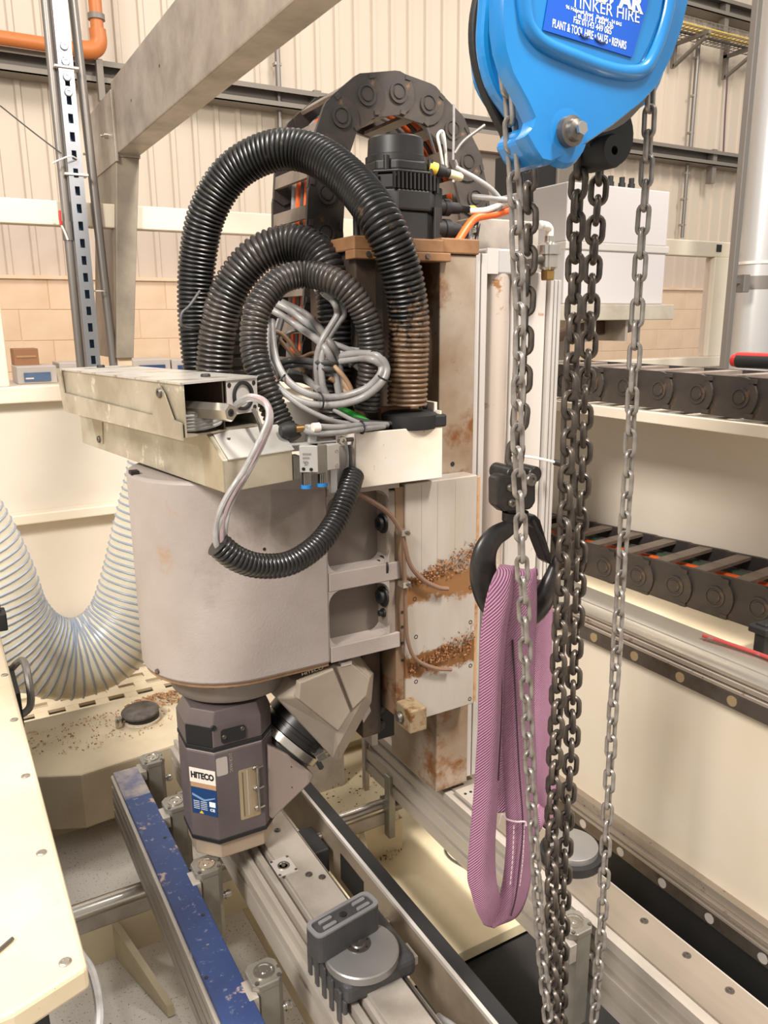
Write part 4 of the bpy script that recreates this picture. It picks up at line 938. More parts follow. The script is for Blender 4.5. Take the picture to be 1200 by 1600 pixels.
# 45 degree joint: axis from the arm face down-left to the spindle plate
ja = (at(471, 1130, y=1.40)); jb = at(428, 1184, y=1.40); jd = (jb-ja).normalized()
MB().lathe(ja, jd, [(.078, -.03), (.078, .010), (.072, .012), (.072, .020), (.076, .020), (.076, .032), (.066, .034), (.066, .060)], 40).build('rotary_joint', mat('joint_black', (40, 37, 36), .32, .4), t, True)
MB().lathe(ja, jd, [(.0775, .034), (.0775, .050), (.07, .054)], 40).build('joint_ring', STEEL, t, True)
p = at(499, 1192, y=1.315); MB().para(p, (.020, 0, .006), (0, .02, 0), (-.008, 0, .016)).build('index_key', STEEL, t, bevel=.001)
p = at(500, 1196, y=1.315); MB().lathe(p, V((.4, -.2, -1)), [(.006, -.008), (.006, .006), (.004, .008)], 10).build('black_screw', BLKM, t, True)

t = T('spindle_motor', 'dark grey octagonal spindle motor hanging under the swivel head', 'spindle', (.43, 1.4, .75))
Bp, Ap, Cp = V((.385, 1.330, 0)), V((.345, 1.376, 0)), V((.481, 1.328, 0))
prof8 = [Ap, Bp, Cp, V((.515, 1.362, 0)), V((.515, 1.455, 0)), V((.481, 1.488, 0)), V((.385, 1.488, 0)), V((.348, 1.445, 0))]
def oct_(z0, z1, k=1.0, dz=0): 
    c = V((.430, 1.408, 0)); return [c+(p-c)*k+Z*z0 for p in prof8], (0, 0, z1-z0)
a, v = oct_(.766, .953); MB().prism(a, v).build('motor_body', SPIN, t, bevel=.002)
a, v = oct_(.758, .767, 1.01); MB().prism(a, v).build('lower_band', BLKM, t, bevel=.001)
a, v = oct_(.9535, .957, .985); MB().prism(a, v).build('thin_line', ALUW, t)
a, v = oct_(.957, .966, 1.01); MB().prism(a, v).build('upper_band', BLKM, t, bevel=.001)
a, v = oct_(.966, 1.010, 1.0); b_ = [V((.430, 1.408, 0))+(p-V((.430, 1.418, p.z)))*.86+Z*1.040 for p in a]
mb = MB(); mb.loft([a, [p+Z*.044 for p in a], [V((q.x, q.y, 1.040)) for q in b_]]); mb.build('top_housing', SPIN, t, bevel=.002)
a, v = oct_(.722, .758, .93); mb = MB(); c0 = V((.430, 1.408, 0)); mb.loft([[c0+(V((p.x, p.y, 0))-c0)*.86+Z*.715 for p in a], [p+Z*.0 for p in a], [p+Z*.036 for p in a]]); mb.build('nose_housing', mat('nose_alu', (172, 154, 134), .42, .3), t, bevel=.002)
MB().lathe((.43, 1.418, .72), -Z, [(.035, -.01), (.035, .012), (.024, .018), (.024, .03)], 28).build('tool_nose', STEEL, t, True)
# faces used by the plates: left chamfer A-B and front B-C
nAB = V(((Bp-Ap).y, -(Bp-Ap).x, 0)).normalized(); nBC = V(((Cp-Bp).y, -(Cp-Bp).x, 0)).normalized()
def facep(P, Q, u, z, nrm, off=.0015): return P.lerp(Q, u)+Z*z+nrm*off
def plate(P, Q, nrm, u0, u1, z0, z1, m, name, th=.0015, r=.006, off=0., par=None):
    q = [facep(P, Q, u0, z0, nrm, off), facep(P, Q, u1, z0, nrm, off), facep(P, Q, u1, z1, nrm, off), facep(P, Q, u0, z1, nrm, off)]
    return MB().prism(rounded(q, r), nrm*th).build(name, m, par or t)
plate(Ap, Bp, nAB, .04, .97, .968, 1.008, BLKM, 'side_plate', r=.003)
cpl = plate(Bp, Cp, nBC, .16, .66, .972, 1.000, BLKM, 'cover_plate', .003, .006)
for u in (.22, .60): bolt(facep(Bp, Cp, u, .986+(.008 if u > .3 else .0), nBC, .003), nBC, .0045, .002, STEELD, cpl, 'screw')
bolt(facep(Bp, Cp, .02, 1.008, nBC, .0), nBC, .0055, .002, BLKM, t, 'screw')
plate(Bp, Cp, nBC, .03, .26, .905, .943, mat('pale_sticker', (176, 166, 160), .5), 'blank_sticker', .0008, .004)
nl_ = plate(Ap, Bp, nAB, .06, 1.0, .886, .917, LABW, 'name_label', .0008, .0005); plate(Ap, Bp, nAB, .08, 1.0, .876, .885, mat('label_scuff', (176, 140, 108), .5), 'scuffed_strip', .0008, .0005)
text('HITECO', facep(Ap, Bp, .12, .897, nAB, .0018), facep(Ap, Bp, .95, .897, nAB, .0018), Z, .0125, DTX, nl_, 'maker_lettering', bold=True)
dl_ = plate(Ap, Bp, nAB, .08, 1.0, .818, .875, LABD, 'data_label', .0008, .0005)
MB().prism([facep(Ap, Bp, u, z, nAB, .001) for u, z in ((.12, .862), (.55, .852), (.95, .860), (.95, .858), (.55, .848), (.12, .858))], nAB*.001).build('label_swoosh', mat('label_pale_blue', (120, 150, 186), .5), dl_)
for k in range(5):
    for (u0, u1) in ((.14, .36), (.40, .64)):
        plate(Ap, Bp, nAB, u0, u1, .829+k*.0040, .8301+k*.0040, WTX, 'data_row', .0009, .0004, par=dl_)
plate(Ap, Bp, nAB, .72, .94, .838, .849, WTX, 'code_patch', .0009, .0005, par=dl_)
text('CE', facep(Ap, Bp, .74, .829, nAB, .0014), facep(Ap, Bp, .92, .829, nAB, .0014), Z, .0055, WTX, dl_, 'ce_mark', bold=True)
MB().prism([facep(Ap, Bp, .34, .820, nAB, .001), facep(Ap, Bp, .50, .820, nAB, .001), facep(Ap, Bp, .42, .8265, nAB, .001)], nAB*.0006).build('warning_triangle', YEL, dl_)
# column of engraved digits
q0 = facep(Bp, Cp, .30, .949, nBC, .0012); text('21CR19A3C', q0+Z*-.001, q0-Z*.042, Cp-Bp, .0055, mat('engraved', (168, 158, 156), .5), t, 'serial_lettering')
# recessed oil window with bright bar
u0, u1 = .50, .82
wd_ = plate(Bp, Cp, nBC, .47, .90, .796, .905, mat('window_brass', (192, 174, 144), .3, .5, var=((150, 126, 92), 8, .4, .7, (1, 1, .1))), 'window', .001, .004)
plate(Bp, Cp, nBC, .54, .56, .803, .90, mat('win_dark', (110, 92, 70), .4, .4), 'window_line', .0014, .0005, par=wd_); plate(Bp, Cp, nBC, .64, .66, .803, .902, ALUW, 'window_line', .0014, .0005, par=wd_)
MB().cyl(facep(Bp, Cp, .85, .812, nBC, .006), facep(Bp, Cp, .85, .905, nBC, .006), .0032, n=10).build('level_tube', STEEL, wd_, True)
for z in (.903, .858, .815): MB().lathe(facep(Bp, Cp, .80, z, nBC, .001), nBC, [(.005, 0), (.005, .004), (.003, .006)], 10).build('tube_screw', STEEL, wd_, True); MB().cyl(facep(Bp, Cp, .85, z, nBC, .006), facep(Bp, Cp, .98, z, nBC, .003), .002, n=8).build('tube_stub', STEEL, wd_, True)
# triangular plate that carries the spindle on the joint
tri = [(418, 1164), (452, 1180), (491, 1211), (487, 1222), (426, 1281), (420, 1276)]
T1 = A3(tri, 1.335); MB().prism(T1, (0, .13, 0)).build('side_gusset', mat('gusset_paint', (140, 126, 118), .45), t, bevel=.004)
p = at(455, 1198, y=1.334)
for (px, py) in ((456, 1230), (455, 1198)): p = at(px, py, y=1.3345); MB().cyl(p, p-Y*.001, .0012, n=6).build('pin_hole', BLKM, t)

# =================================================================== SHEET METAL DUCTS ON THE HEAD
LB0, LB1 = V((.383, 1.167, 0)), V((.514, 1.204, 0)); dl = (V((.275, 1.786, 0))-LB0); 
t = T('lower_duct_box', 'sheet metal box with a sloping bright nose on top of the casting', 'duct box', (.38, 1.3, 1.49))
w_ = LB1-LB0; z0 = 1.491
def pt(u, v, z): return LB0+w_*u+dl*v+Z*z
sec = [(0, z0), (0, z0+.052), (.075, z0+.088), (1.0, z0+.088), (1.0, z0+.01)]
MB().prism([pt(0, v, z) for v, z in sec], w_).build('body', DUCT, t, bevel=.0015)
n_ = V((dl.y, -dl.x, 0)).normalized()*-1; n_ = -V((-dl.y, dl.x, 0)).normalized() if n_.x > 0 else n_
nl = V((-1, -.17, 0)).normalized()
q = [pt(0, v, z) for v, z in ((.0, z0+.002), (.0, z0+.052), (.075, z0+.088), (1.0, z0+.088), (1.0, z0+.068), (.88, z0+.068), (.85, z0+.022), (.80, z0+.022), (.79, z0+.068), (.13, z0+.066), (.105, z0+.055), (.1, z0+.004))]
MB().prism(q, nl*.002).build('side_skin', mat('duct_skin', (176, 164, 138), .42, .4, var=((158, 146, 120), 9, .4, .7)), t)
bolt(pt(0, .825, z0+.03)+nl*.002, nl, .007, .004, STEELD, t, 'screw')
MB().prism([pt(.06, .075, z0+.089), pt(1.02, .075, z0+.089), pt(1.02, -.004, z0+.052), pt(.06, -.004, z0+.052)], Z*.0015).build('bevel_lid', mat('bright_lid', (206, 202, 194), .3, .5), t)
p = pt(.22, .05, z0+.079); MB().cyl(p, p+Z*.002, .003, n=8).build('rivet', STEELD, t)
t = T('upper_duct_box', 'long open-ended sheet metal duct lying on the lower duct box', 'duct box', (.33, 1.3, 1.58))
c00, c10, c01, c11 = V((.330, 1.180, 0)), V((.478, 1.258, 0)), V((.238, 1.712, 0)), V((.372, 1.765, 0))
za, zb_ = 1.581, 1.661; th = .003
def wallp(P, Q, z0, z1, nm, m, off): 
    d = (Q-P); nn = V((-d.y, d.x, 0)).normalized()*off; return MB().prism([P+Z*z0, Q+Z*z0, Q+Z*z1, P+Z*z1], nn).build(nm, m, t)
wallp(c00, c01, za, zb_, 'left_side', DUCT, -th); wallp(c10, c11, za, zb_, 'right_side', DUCT, th); wallp(c01, c11, za, zb_, 'end_wall', DUCT, -th)
TOPM = mat('duct_top', (204, 200, 192), .3, .55, dirt=((150, 134, 110), 9, .54, .06, (1, 2.2, 1)))
MB().prism([c00+Z*zb_+V((-.003, -.004, 0)), c10+Z*zb_+V((0, -.004, 0)), c11+Z*zb_, c01+Z*zb_+V((-.003, 0, 0))], Z*.003).build('top_lid', TOPM, t)
MB().prism([c00+Z*za, c10+Z*za, c11+Z*za, c01+Z*za], Z*.003).build('floor_sheet', DUCT, t)
# end flap and pointed tab on the side
d_ = (c01-c00); nn = V((-d_.y, d_.x, 0)).normalized(); nn = nn if nn.x < 0 else -nn
def sp_(v, z): return c00+d_*v+Z*z+nn*.0032
ss_ = MB().prism([sp_(.0, za-.004), sp_(.0, za+.022), sp_(.05, za+.026), sp_(.10, za+.064), sp_(.13, za+.078), sp_(.155, za+.07), sp_(.19, za+.026), sp_(.97, za+.036), sp_(.985, zb_+.002), sp_(1.03, zb_+.003), sp_(.99, za-.002)], nn*.0025).build('side_strap', DUCT, t)
bolt(sp_(.125, za+.064)+nn*.0025, nn, .008, .004, STEELD, ss_, 'screw')
for (u, v) in ((.55, .12), (.5, .93)): 
    p = c00.lerp(c10, u).lerp(c01.lerp(c11, u), v)+Z*(zb_+.003); bolt(p, Z, .008, .005, BLKM, t, 'screw')
# inside: connector plate, hex bar, ribbon cables
wv = (c10-c00); e_ = c00+wv*.52
cp_ = MB().prism([c00+wv*.56+Z*(za+.024), c10+Z*(za+.024), c10+Z*zb_, c00+wv*.56+Z*zb_], d_.normalized()*.005).build('connector_plate', ALUW, t)
fn = -V((-wv.y, wv.x, 0)).normalized()
pc_ = c00+wv*.78+Z*(za+.053)
MB().lathe(pc_, fn, [(.024, -.001), (.024, .004), (.019, .004), (.018, -.001), (0, -.001)], 26).build('cable_entry', BLKM, cp_, True)
for (u, z) in ((.60, .072), (.95, .072), (.95, .032), (.62, .034)): MB().cyl(c00+wv*u+Z*(za+z)-fn*.001, c00+wv*u+Z*(za+z)+fn*.001, .004, n=10).build('screw', BLKM, cp_)
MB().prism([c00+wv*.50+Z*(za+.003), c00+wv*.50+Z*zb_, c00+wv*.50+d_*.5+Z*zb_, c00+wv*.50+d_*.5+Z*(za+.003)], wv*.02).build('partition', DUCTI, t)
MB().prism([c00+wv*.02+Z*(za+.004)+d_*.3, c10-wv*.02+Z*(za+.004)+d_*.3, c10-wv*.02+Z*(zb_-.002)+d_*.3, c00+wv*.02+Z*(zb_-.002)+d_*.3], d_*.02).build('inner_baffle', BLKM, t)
ha, hb = at(297, 640, y=1.23), at(361, 645, y=1.145)
t3 = T('hex_bar', 'hexagonal steel bar with bored end sticking out of the duct', 'bar', hb)
hd = (hb-ha).normalized(); ha = hb-hd*.16
MB().lathe(ha, hd, [(.0145, 0), (.0145, .155), (.0125, .16), (.0065, .16), (.006, .145), (0, .145)], 6).build('bar', STEEL, t3)
MB().lathe(hb+hd*.0002, hd, [(.0058, 0), (.0058, .0004), (.003, .0004), (.003, .0)], 16).build('bore', BLKM, t3, True)
# =================================================================== WHITE HOUSING, VALVE, HOSES, CABLES
t = T('white_housing', 'white sheet metal housing with brown drips in front of the column', 'housing', (.74, 1.3, 1.455))
hx0, hx1, hy0 = .652, .839, 1.238
MB().box(hx0, hx1, hy0, hy0+.004, 1.456, 1.557).build('front_sheet', WHOUS, t, bevel=.0015)
MB().box(hx0, hx0+.004, hy0+.004, 1.318, 1.456, 1.555).build('left_sheet', WHOUS, t); MB().box(hx1-.004, hx1, hy0+.004, 1.318, 1.456, 1.585).build('right_sheet', WHOUS, t)
MB().box(hx0+.004, hx1-.004, hy0+.004, 1.318, 1.456, 1.460).build('bottom_sheet', WHOUS, t); MB().box(.745, hx1-.004, hy0+.07, 1.318, 1.46, 1.592).build('mount_block', RUSTY, t, bevel=.003)
MB().box(hx0+.005, .744, hy0+.08, 1.318, 1.462, 1.520).build('inner_block', COLD, t, bevel=.003)
MB().box(hx1-.006, hx1+.001, hy0+.02, hy0+.09, 1.555, 1.60).build('ear', WHOUS, t, bevel=.001)
for z in (1.572, 1.59): MB().lathe((hx1-.006, hy0+.05, z), -X, [(.006, 0), (.006, .004), (.004, .006)], 10).build('screw', STEELD, t, True)
p = at(560, 640, y=1.42)
pa_ = at(432, 625, y=1.40); pb_ = at(510, 700, y=1.40)
MB().box(pa_.x, hx0, 1.395, 1.40, pb_.z, pa_.z-.005).build('rear_sheet', WHOUS, t, bevel=.001)
MB().box(.60, hx0+.002, hy0+.012, hy0+.016, 1.458, 1.535).build('bracket_plate', ALUW, t, bevel=.001)
MB().box(.618, hx0+.004, hy0-.004, hy0+.016, 1.456, 1.460).build('bracket_foot', ALUW, t, bevel=.001)
p = at(533, 688, y=hy0+.01); bolt(p, -Y, .008, .008, STEEL, t); MB().cyl(p+X*.008, p+X*.035, .004, n=8).build('stud', STEELD, t, True)
p = at(545, 700, y=hy0+.01); bolt(p, -Y, .005, .003, BLKM, t)

t = T('pneumatic_valve', 'grey pneumatic valve block with blue-ended push fittings', 'valve', at(500, 740, y=1.19))
va, vb, vc, vd = at(467, 690, y=1.20), at(496, 698, y=1.185), at(530, 693, y=1.20), at(467, 733, y=1.20)
h_ = .045; zv = vd.z-.006
def vbox(A, B, z0, z1, dep, nm, m, bev=.001):
    d = V((B.x-A.x, B.y-A.y, 0)); nn = V((-d.y, d.x, 0)).normalized(); nn = nn if nn.y > 0 else -nn
    return MB().prism([V((A.x, A.y, z0)), V((B.x, B.y, z0)), V((B.x, B.y, z1)), V((A.x, A.y, z1))], nn*dep).build(nm, m, t, bevel=bev)
VF = mat('valve_face', (178, 176, 172), .45, .2)
vf = vbox(va, vb, zv, zv+h_, .03, 'front_half', VF)
vbox(vb, vb.lerp(vc, .42), zv-.003, zv+h_, .03, 'dark_centre', CLAMPM)
vbox(vb.lerp(vc, .43), vc, zv, zv+h_*.96, .03, 'end_half', ALUW)
for (u, z) in ((.2, .006), (.62, .005)):
    p = va.lerp(vb, u); bolt(V((p.x, p.y, zv+z)), -Y, .003, .002, BLKM, t, 'screw')
for z in (.006, .031): p = vb.lerp(vc, .85); bolt(V((p.x, p.y, zv+z)), V((.2, -1, 0)), .0035, .001, STEEL, t, 'screw')
for k in range(3): 
    p = va.lerp(vb, .18); q = va.lerp(vb, .62-.1*k); text('|'*(7-k), V((p.x, p.y-.001, zv+.030-k*.0065)), V((q.x, q.y-.001, zv+.030-k*.0065)), Z, .003, DTX, vf, 'valve_print')
nf = va.lerp(vb, .38)
text('5/2', V((nf.x-.005, nf.y-.002, zv+.012)), V((nf.x+.007, nf.y-.002, zv+.012)), Z, .005, DTX, vf, 'valve_symbol')
for px in (478, 503):
    p = at(px, 738, y=1.205); z = zv
    MB().cyl((p.x, 1.205, z-.022), (p.x, 1.205, z+.002), .0075, n=14).build('fitting', BLKM, t, True)
    for k in range(5): MB().cyl((p.x-.0055+k*.00275, 1.205-.0072+abs(k-2)*.001, z-.024), (p.x-.0055+k*.00275, 1.205-.0072+abs(k-2)*.001, z-.001), .0009, n=6).build('pin', STEEL, t)
    MB().cyl((p.x, 1.205, z-.029), (p.x, 1.205, z-.023), .0095, n=14).build('blue_collet', mat('collet_blue', (36, 120, 190), .4), t, True)
p = at(520, 755, y=1.21); MB().box(p.x-.006, p.x+.006, 1.205, 1.215, p.z-.016, zv).build('stand_leg', VF, t); p = at(462, 730, y=1.215); MB().box(p.x-.006, p.x+.006, 1.21, 1.23, p.z-.02, p.z+.02).build('side_leg', CLAMPM, t)
MB().prism([V((va.x-.02, va.y+.01, zv+h_)), V((vc.x, vc.y+.01, zv+h_)), V((vc.x, vc.y+.03, zv+h_)), V((va.x-.02, va.y+.03, zv+h_))], Z*.003).build('top_plate', VF, t)
p = at(490, 668, y=1.21); MB().box(p.x-.009, p.x+.007, 1.212, 1.228, zv+h_, p.z+.004).build('manifold', VF, t, bevel=.002)
p = at(452, 672, y=1.22); MB().lathe(p+V((-.016, 0, 0)), X, [(.009, 0), (.013, .006), (.013, .022), (.010, .03), (.007, .034), (.006, .036)], 12).build('black_plug', BLKM, t, True)

def px3(pts, y):
    out = []
    for q in pts:
        yy = q[2] if len(q) > 2 else y
        if 541 < q[0] < 700 and q[1] > 440: yy = min(yy, 1.292)
        elif 560 < q[0] < 700 and q[1] > 385: yy = min(yy, 1.30)
        out.append(at(q[0], q[1], y=yy))
    return out
# big hose over the top
P = px3([(322, 640, 1.66), (312, 560, 1.66), (306, 480, 1.66), (309, 405, 1.65), (325, 330, 1.62), (365, 268, 1.58), (430, 235, 1.52), (492, 242, 1.46), (550, 285, 1.37), (595, 345, 1.28), (624, 415, 1.265), (638, 490, 1.268), (638, 560, 1.272), (636, 632, 1.276)], 1.4)
t = T('black_hose', 'thickest black corrugated hose arching over to the black collar', 'hose', P[-1])
hose(P, .0385, HOSEB, t, depth=.13)
pcol = at(640, 648, y=1.28)
t2 = T('hose_collar', 'black clamp collar at the foot of the thickest hose', 'collar', pcol)
MB().lathe((pcol.x, 1.28, pcol.z-.012), Z, [(.04, -.012), (.052, -.012), (.054, -.006), (.054, .014), (.048, .017), (.0395, .02)], 32).build('ring', BLKM, t2, True)
MB().lathe((pcol.x, 1.28, pcol.z-.03), Z, [(.036, -.006), (.036, .012)], 28).build('lower_ring', BLKM, t2, True)
MB().box(pcol.x+.015, pcol.x+.056, 1.235, 1.30, pcol.z-.022, pcol.z+.002).build('clasp', BLKM, t2, bevel=.004); MB().box(pcol.x-.002, pcol.x+.010, 1.236, 1.25, pcol.z-.018, pcol.z-.004).build('clasp_tab', BLK, t2, bevel=.001)
P = px3([(335, 655, 1.56), (334, 590, 1.56), (340, 520, 1.55), (358, 455, 1.53), (398, 402, 1.50), (448, 381, 1.47), (490, 391, 1.43), (517, 428, 1.39), (526, 500, 1.375), (527, 580, 1.375), (526, 660, 1.375)], 1.5)
t = T('black_hose', 'middle black corrugated hose behind the smallest loop', 'hose', P[0]); hose(P, .0365, HOSED, t, depth=.14, pitch=.0098)
P = px3([(452, 690, 1.27), (432, 650, 1.29), (408, 590, 1.31), (396, 535, 1.33), (404, 480, 1.335), (436, 440, 1.34), (480, 429, 1.33), (530, 443, 1.28), (564, 480, 1.262), (580, 530, 1.262), (579, 585, 1.27), (572, 640, 1.28)], 1.4)
t = T('black_hose', 'smallest looped black corrugated hose ending beside the duct', 'hose', P[0]); hose(P, .0245, HOSED, t, depth=.15, pitch=.0085)
P = px3([(552, 742, 1.235), (541, 775, 1.20), (524, 815, 1.175), (495, 853, 1.15), (452, 880, 1.13), (405, 884, 1.12), (368, 872, 1.115), (340, 850, 1.115)], 1.2)
t = T('black_hose', 'short shiny black corrugated hose hanging in front of the casting', 'hose', P[-1])
hose(P, .0205, HOSE, t, depth=.16, pitch=.0078)
tail = P[-1]; 
# grey cable bundle out of that hose, into the duct
t = T('cable_bundle', 'bundle of grey cables from the duct into the short black hose', 'cable', at(350, 820, y=1.12))
for k in range(4):
    o = (k-1.5)*4.6; e_ = (k % 2)*.006
    pts = [(360+o*.5, 878, 1.115), (345+o, 850, 1.113+e_), (346+o, 815, 1.113), (358+o*.8, 780, 1.11+e_), (385+o*.6, 735, 1.105), (408+o*.5, 690, 1.10+e_), (421+o*.3, 655, 1.10), (415, 632-k*1.2, 1.11+e_*.5), (392, 623-k*1.2, 1.14), (372, 632-k, 1.17), (362, 640, 1.2+.004*k), (330, 650, 1.28)]
    MB().tube(spline(px3(pts, 1.12), 8), .0046, 9).build('cable', GREYC if k != 2 else mat('mauve_cable', (142, 124, 124), .4), t, True)
# ribbon of cables inside the duct
for k in range(5):
    MB().tube(spline([c00+d_.normalized()*.12+wv*.03+Z*(za+.008+k*.005), c00+wv*(.12)+d_.normalized()*.02+Z*(za+.008+k*.005), c00+wv*.4+d_.normalized()*-.003+Z*(za+.014+k*.006), c00+wv*.55+d_.normalized()*.02+Z*(za+.022+k*.005)], 6), .0036, 7).build('flat_cable', GREYC, t, True)
p = c10+Z*(za+.02); 
t = T('duct_strut', 'thin bent sheet strip at the right of the duct opening', 'strip', p)
MB().tube(spline(px3([(396, 640, 1.22), (405, 660, 1.2), (411, 685, 1.19)], 1.2), 5), .004, 6).build('strip', STEELD, t, True)
# big loop of grey cables
def cab(name, label, runs, cat='cable'):
    """runs: list of (points, radius, material)"""
    t = T(name, label, cat, at(runs[0][0][0][0], runs[0][0][0][1], y=1.38))
    for (pts, r, m) in runs: MB().tube(spline(px3([(q[0], q[1], min(q[2], 1.312) if 497 < q[0] < 570 and q[1] > 440 else q[2]) for q in pts], 1.36), 9), r, 10).build('sheath', m, t, True)
    return t
t = cab('cable_loop', 'round loop of thick grey cables tied together above the white housing', [
    ([(418, 505, 1.36), (416, 545, 1.34), (421, 580, 1.32), (440, 610, 1.30), (475, 629, 1.28), (520, 633, 1.27), (565, 622, 1.25), (596, 598, 1.225), (604, 575, 1.225), (590, 556, 1.23), (560, 552, 1.27), (530, 556, 1.31)], .0068, GREYC),
    ([(424, 500, 1.36), (427, 540, 1.34), (435, 572, 1.32), (455, 600, 1.30), (490, 618, 1.28), (530, 620, 1.275), (570, 608, 1.25), (592, 588, 1.23), (596, 572, 1.23), (582, 562, 1.235), (558, 560, 1.275), (530, 565, 1.31)], .0068, GREYC),
    ([(432, 605, 1.3), (468, 633, 1.275), (500, 650, 1.265), (530, 660, 1.26), (565, 663, 1.26)], .0048, GREYC)])
def tie(t, px, py, y, ax, r): 
    p = at(px, py, y=y); MB().tube([p+(V(ax).orthogonal().normalized()*cos(a)+V(ax).cross(V(ax).orthogonal()).normalized()*sin(a))*r for a in [k*2*pi/12 for k in range(12)]], .0017, 5, loop=True).build('cable_tie', BLKM, t, True)
tie(t, 500, 626, 1.275, (1, 0, .05), .015); tie(t, 437, 594, 1.31, (.6, -.3, -.7), .014); tie(t, 600, 590, 1.228, (.3, -.3, .8), .014); tie(t, 588, 559, 1.233, (1, .8, .3), .014)
t = cab('grey_cable_pair', 'pair of grey cables bent like a hook in front of the cable loop', [
    ([(505, 455, 1.40), (528, 472, 1.37), (537, 490, 1.34), (528, 505, 1.33), (512, 530, 1.315), (503, 560, 1.31), (504, 600, 1.32), (512, 620, 1.35)], .0062, GREYC),
    ([(495, 452, 1.42), (520, 470, 1.385), (527, 490, 1.355), (518, 508, 1.34), (502, 535, 1.325), (495, 565, 1.32), (497, 605, 1.33)], .0062, GREYC)])
tie(t, 525, 500, 1.34, (-.5, -.2, -1), .013); tie(t, 504, 606, 1.325, (0, 0, 1), .013)
t = cab('diagonal_cables', 'thick grey cables running diagonally behind the hooked cable pair', [
    ([(395, 462, 1.52), (440, 478, 1.46), (480, 505, 1.42), (530, 548, 1.38), (575, 585, 1.35), (592, 600, 1.34)], .0072, GREYC),
    ([(392, 470, 1.53), (430, 487, 1.47), (470, 513, 1.43), (505, 540, 1.41), (522, 575, 1.41), (530, 615, 1.42)], .0072, GREYC),
    ([(440, 472, 1.48), (480, 493, 1.44), (512, 530, 1.415), (528, 560, 1.42), (535, 610, 1.43)], .0072, mat('greyer_cable', (112, 108, 104), .45))])
tie(t, 484, 508, 1.42, (1, 0, -.6), .018)
t = cab('tan_cables', 'dusty tan cables crossing behind the cable loop', [
    ([(412, 515, 1.42), (440, 522, 1.43), (465, 550, 1.44), (485, 575, 1.45)], .0042, TANC), ([(412, 522, 1.42), (435, 530, 1.43), (458, 556, 1.44), (475, 580, 1.45)], .0042, TANC),
    ([(470, 560, 1.42), (495, 552, 1.42), (520, 570, 1.40), (545, 600, 1.39), (560, 640, 1.38)], .0046, TANC),
    ([(535, 590, 1.41), (555, 625, 1.40), (566, 655, 1.39)], .008, TANC)])
t = cab('dark_cables', 'dark cable coil lying inside the cable loop', [
    ([(430, 570, 1.42), (460, 562, 1.41), (500, 566, 1.41), (535, 565, 1.40), (550, 555, 1.42)], .006, DARKC), ([(432, 577, 1.42), (465, 570, 1.41), (502, 575, 1.41), (530, 580, 1.40)], .006, DARKC),
    ([(440, 590, 1.40), (470, 592, 1.40), (490, 600, 1.40)], .008, DARKC), ([(450, 580, 1.41), (475, 590, 1.40), (500, 610, 1.38)], .0065, GREYC),
    ([(545, 570, 1.42), (570, 555, 1.42), (595, 548, 1.43)], .006, DARKC), ([(540, 545, 1.43), (575, 550, 1.43), (600, 560, 1.43)], .005, GREYC),
    ([(515, 590, 1.40), (535, 605, 1.38), (545, 620, 1.37)], .005, TANC), ([(425, 605, 1.36), (432, 585, 1.38), (420, 560, 1.40), (428, 540, 1.42), (440, 500, 1.45)], .006, DARKC)])
t = cab('thin_grey_cable', 'thin grey cable arching at the back of the cable tangle', [
    ([(432, 555, 1.45), (435, 535, 1.45), (450, 520, 1.45), (475, 516, 1.46), (495, 522, 1.46)], .0035, GREYC), ([(438, 500, 1.46), (430, 530, 1.45), (428, 560, 1.44)], .007, GREYC),
    ([(505, 530, 1.47), (560, 552, 1.46), (600, 570, 1.45)], .005, GREYC)])
t = cab('green_cable', 'short bright green cable beside the black collar', [([(530, 640, 1.30), (545, 645, 1.285), (565, 655, 1.27), (580, 664, 1.262)], .0068, GRN)])
t = cab('valve_air_lines', 'pale air lines running from the valve to the white housing', [
    ([(497, 667, 1.21), (530, 668, 1.22), (570, 664, 1.24), (605, 664, 1.26)], .0058, GREYC), ([(472, 670, 1.21), (490, 677, 1.205), (530, 676, 1.21), (570, 670, 1.23), (600, 667, 1.25)], .0048, GREYC),
    ([(555, 655, 1.26), (580, 660, 1.26), (612, 662, 1.265)], .0045, DARKC), ([(520, 640, 1.27), (560, 660, 1.25), (590, 664, 1.25)], .004, GREYC)])
tie(t, 565, 668, 1.235, (1, 0, 0), .011)
p = at(492, 668, y=1.205); MB().lathe(p, X, [(.008, -.004), (.008, .008), (.006, .01)], 14).build('white_nut', LABW, t, True)
p = at(467, 670, y=1.21); MB().lathe(p, X, [(.006, -.006), (.006, .008)], 12).build('brass_nut', BRASS, t, True)
t = cab('bracket_wires', 'thin wires hanging beside the bracket of the white housing', [([(540, 690, 1.24), (543, 715, 1.235), (541, 745, 1.24), (549, 765, 1.245)], .003, GREYC), ([(546, 695, 1.24), (548, 725, 1.237), (544, 755, 1.245)], .003, BINB if False else DARKC)])
p = at(285, 500, y=1.6)
t = T('hose_strap', 'thin black strap hanging off the left side of the thickest hose', 'strap', p); MB().tube(spline(px3([(312, 455, 1.6), (296, 478, 1.58), (284, 490, 1.57), (284, 508, 1.57), (300, 513, 1.58), (318, 512, 1.6)], 1.6), 6), .003, 6).build('strap', DARKC, t, True)
t = T('horizontal_tube', 'stack of short grey ribbed tubes behind the smallest hose', 'tube', at(372, 540, y=1.62))
for k in range(9): p = at(372, 470+k*19, y=1.6); MB().box(p.x-.02, p.x+.02, 1.59, 1.62, p.z-.010, p.z+.009).build('rib', CONDM, t, bevel=.003)
MB().box(p.x-.016, p.x+.016, 1.60, 1.63, p.z-.02, at(372, 460, y=1.6).z).build('core', GALVL, t)

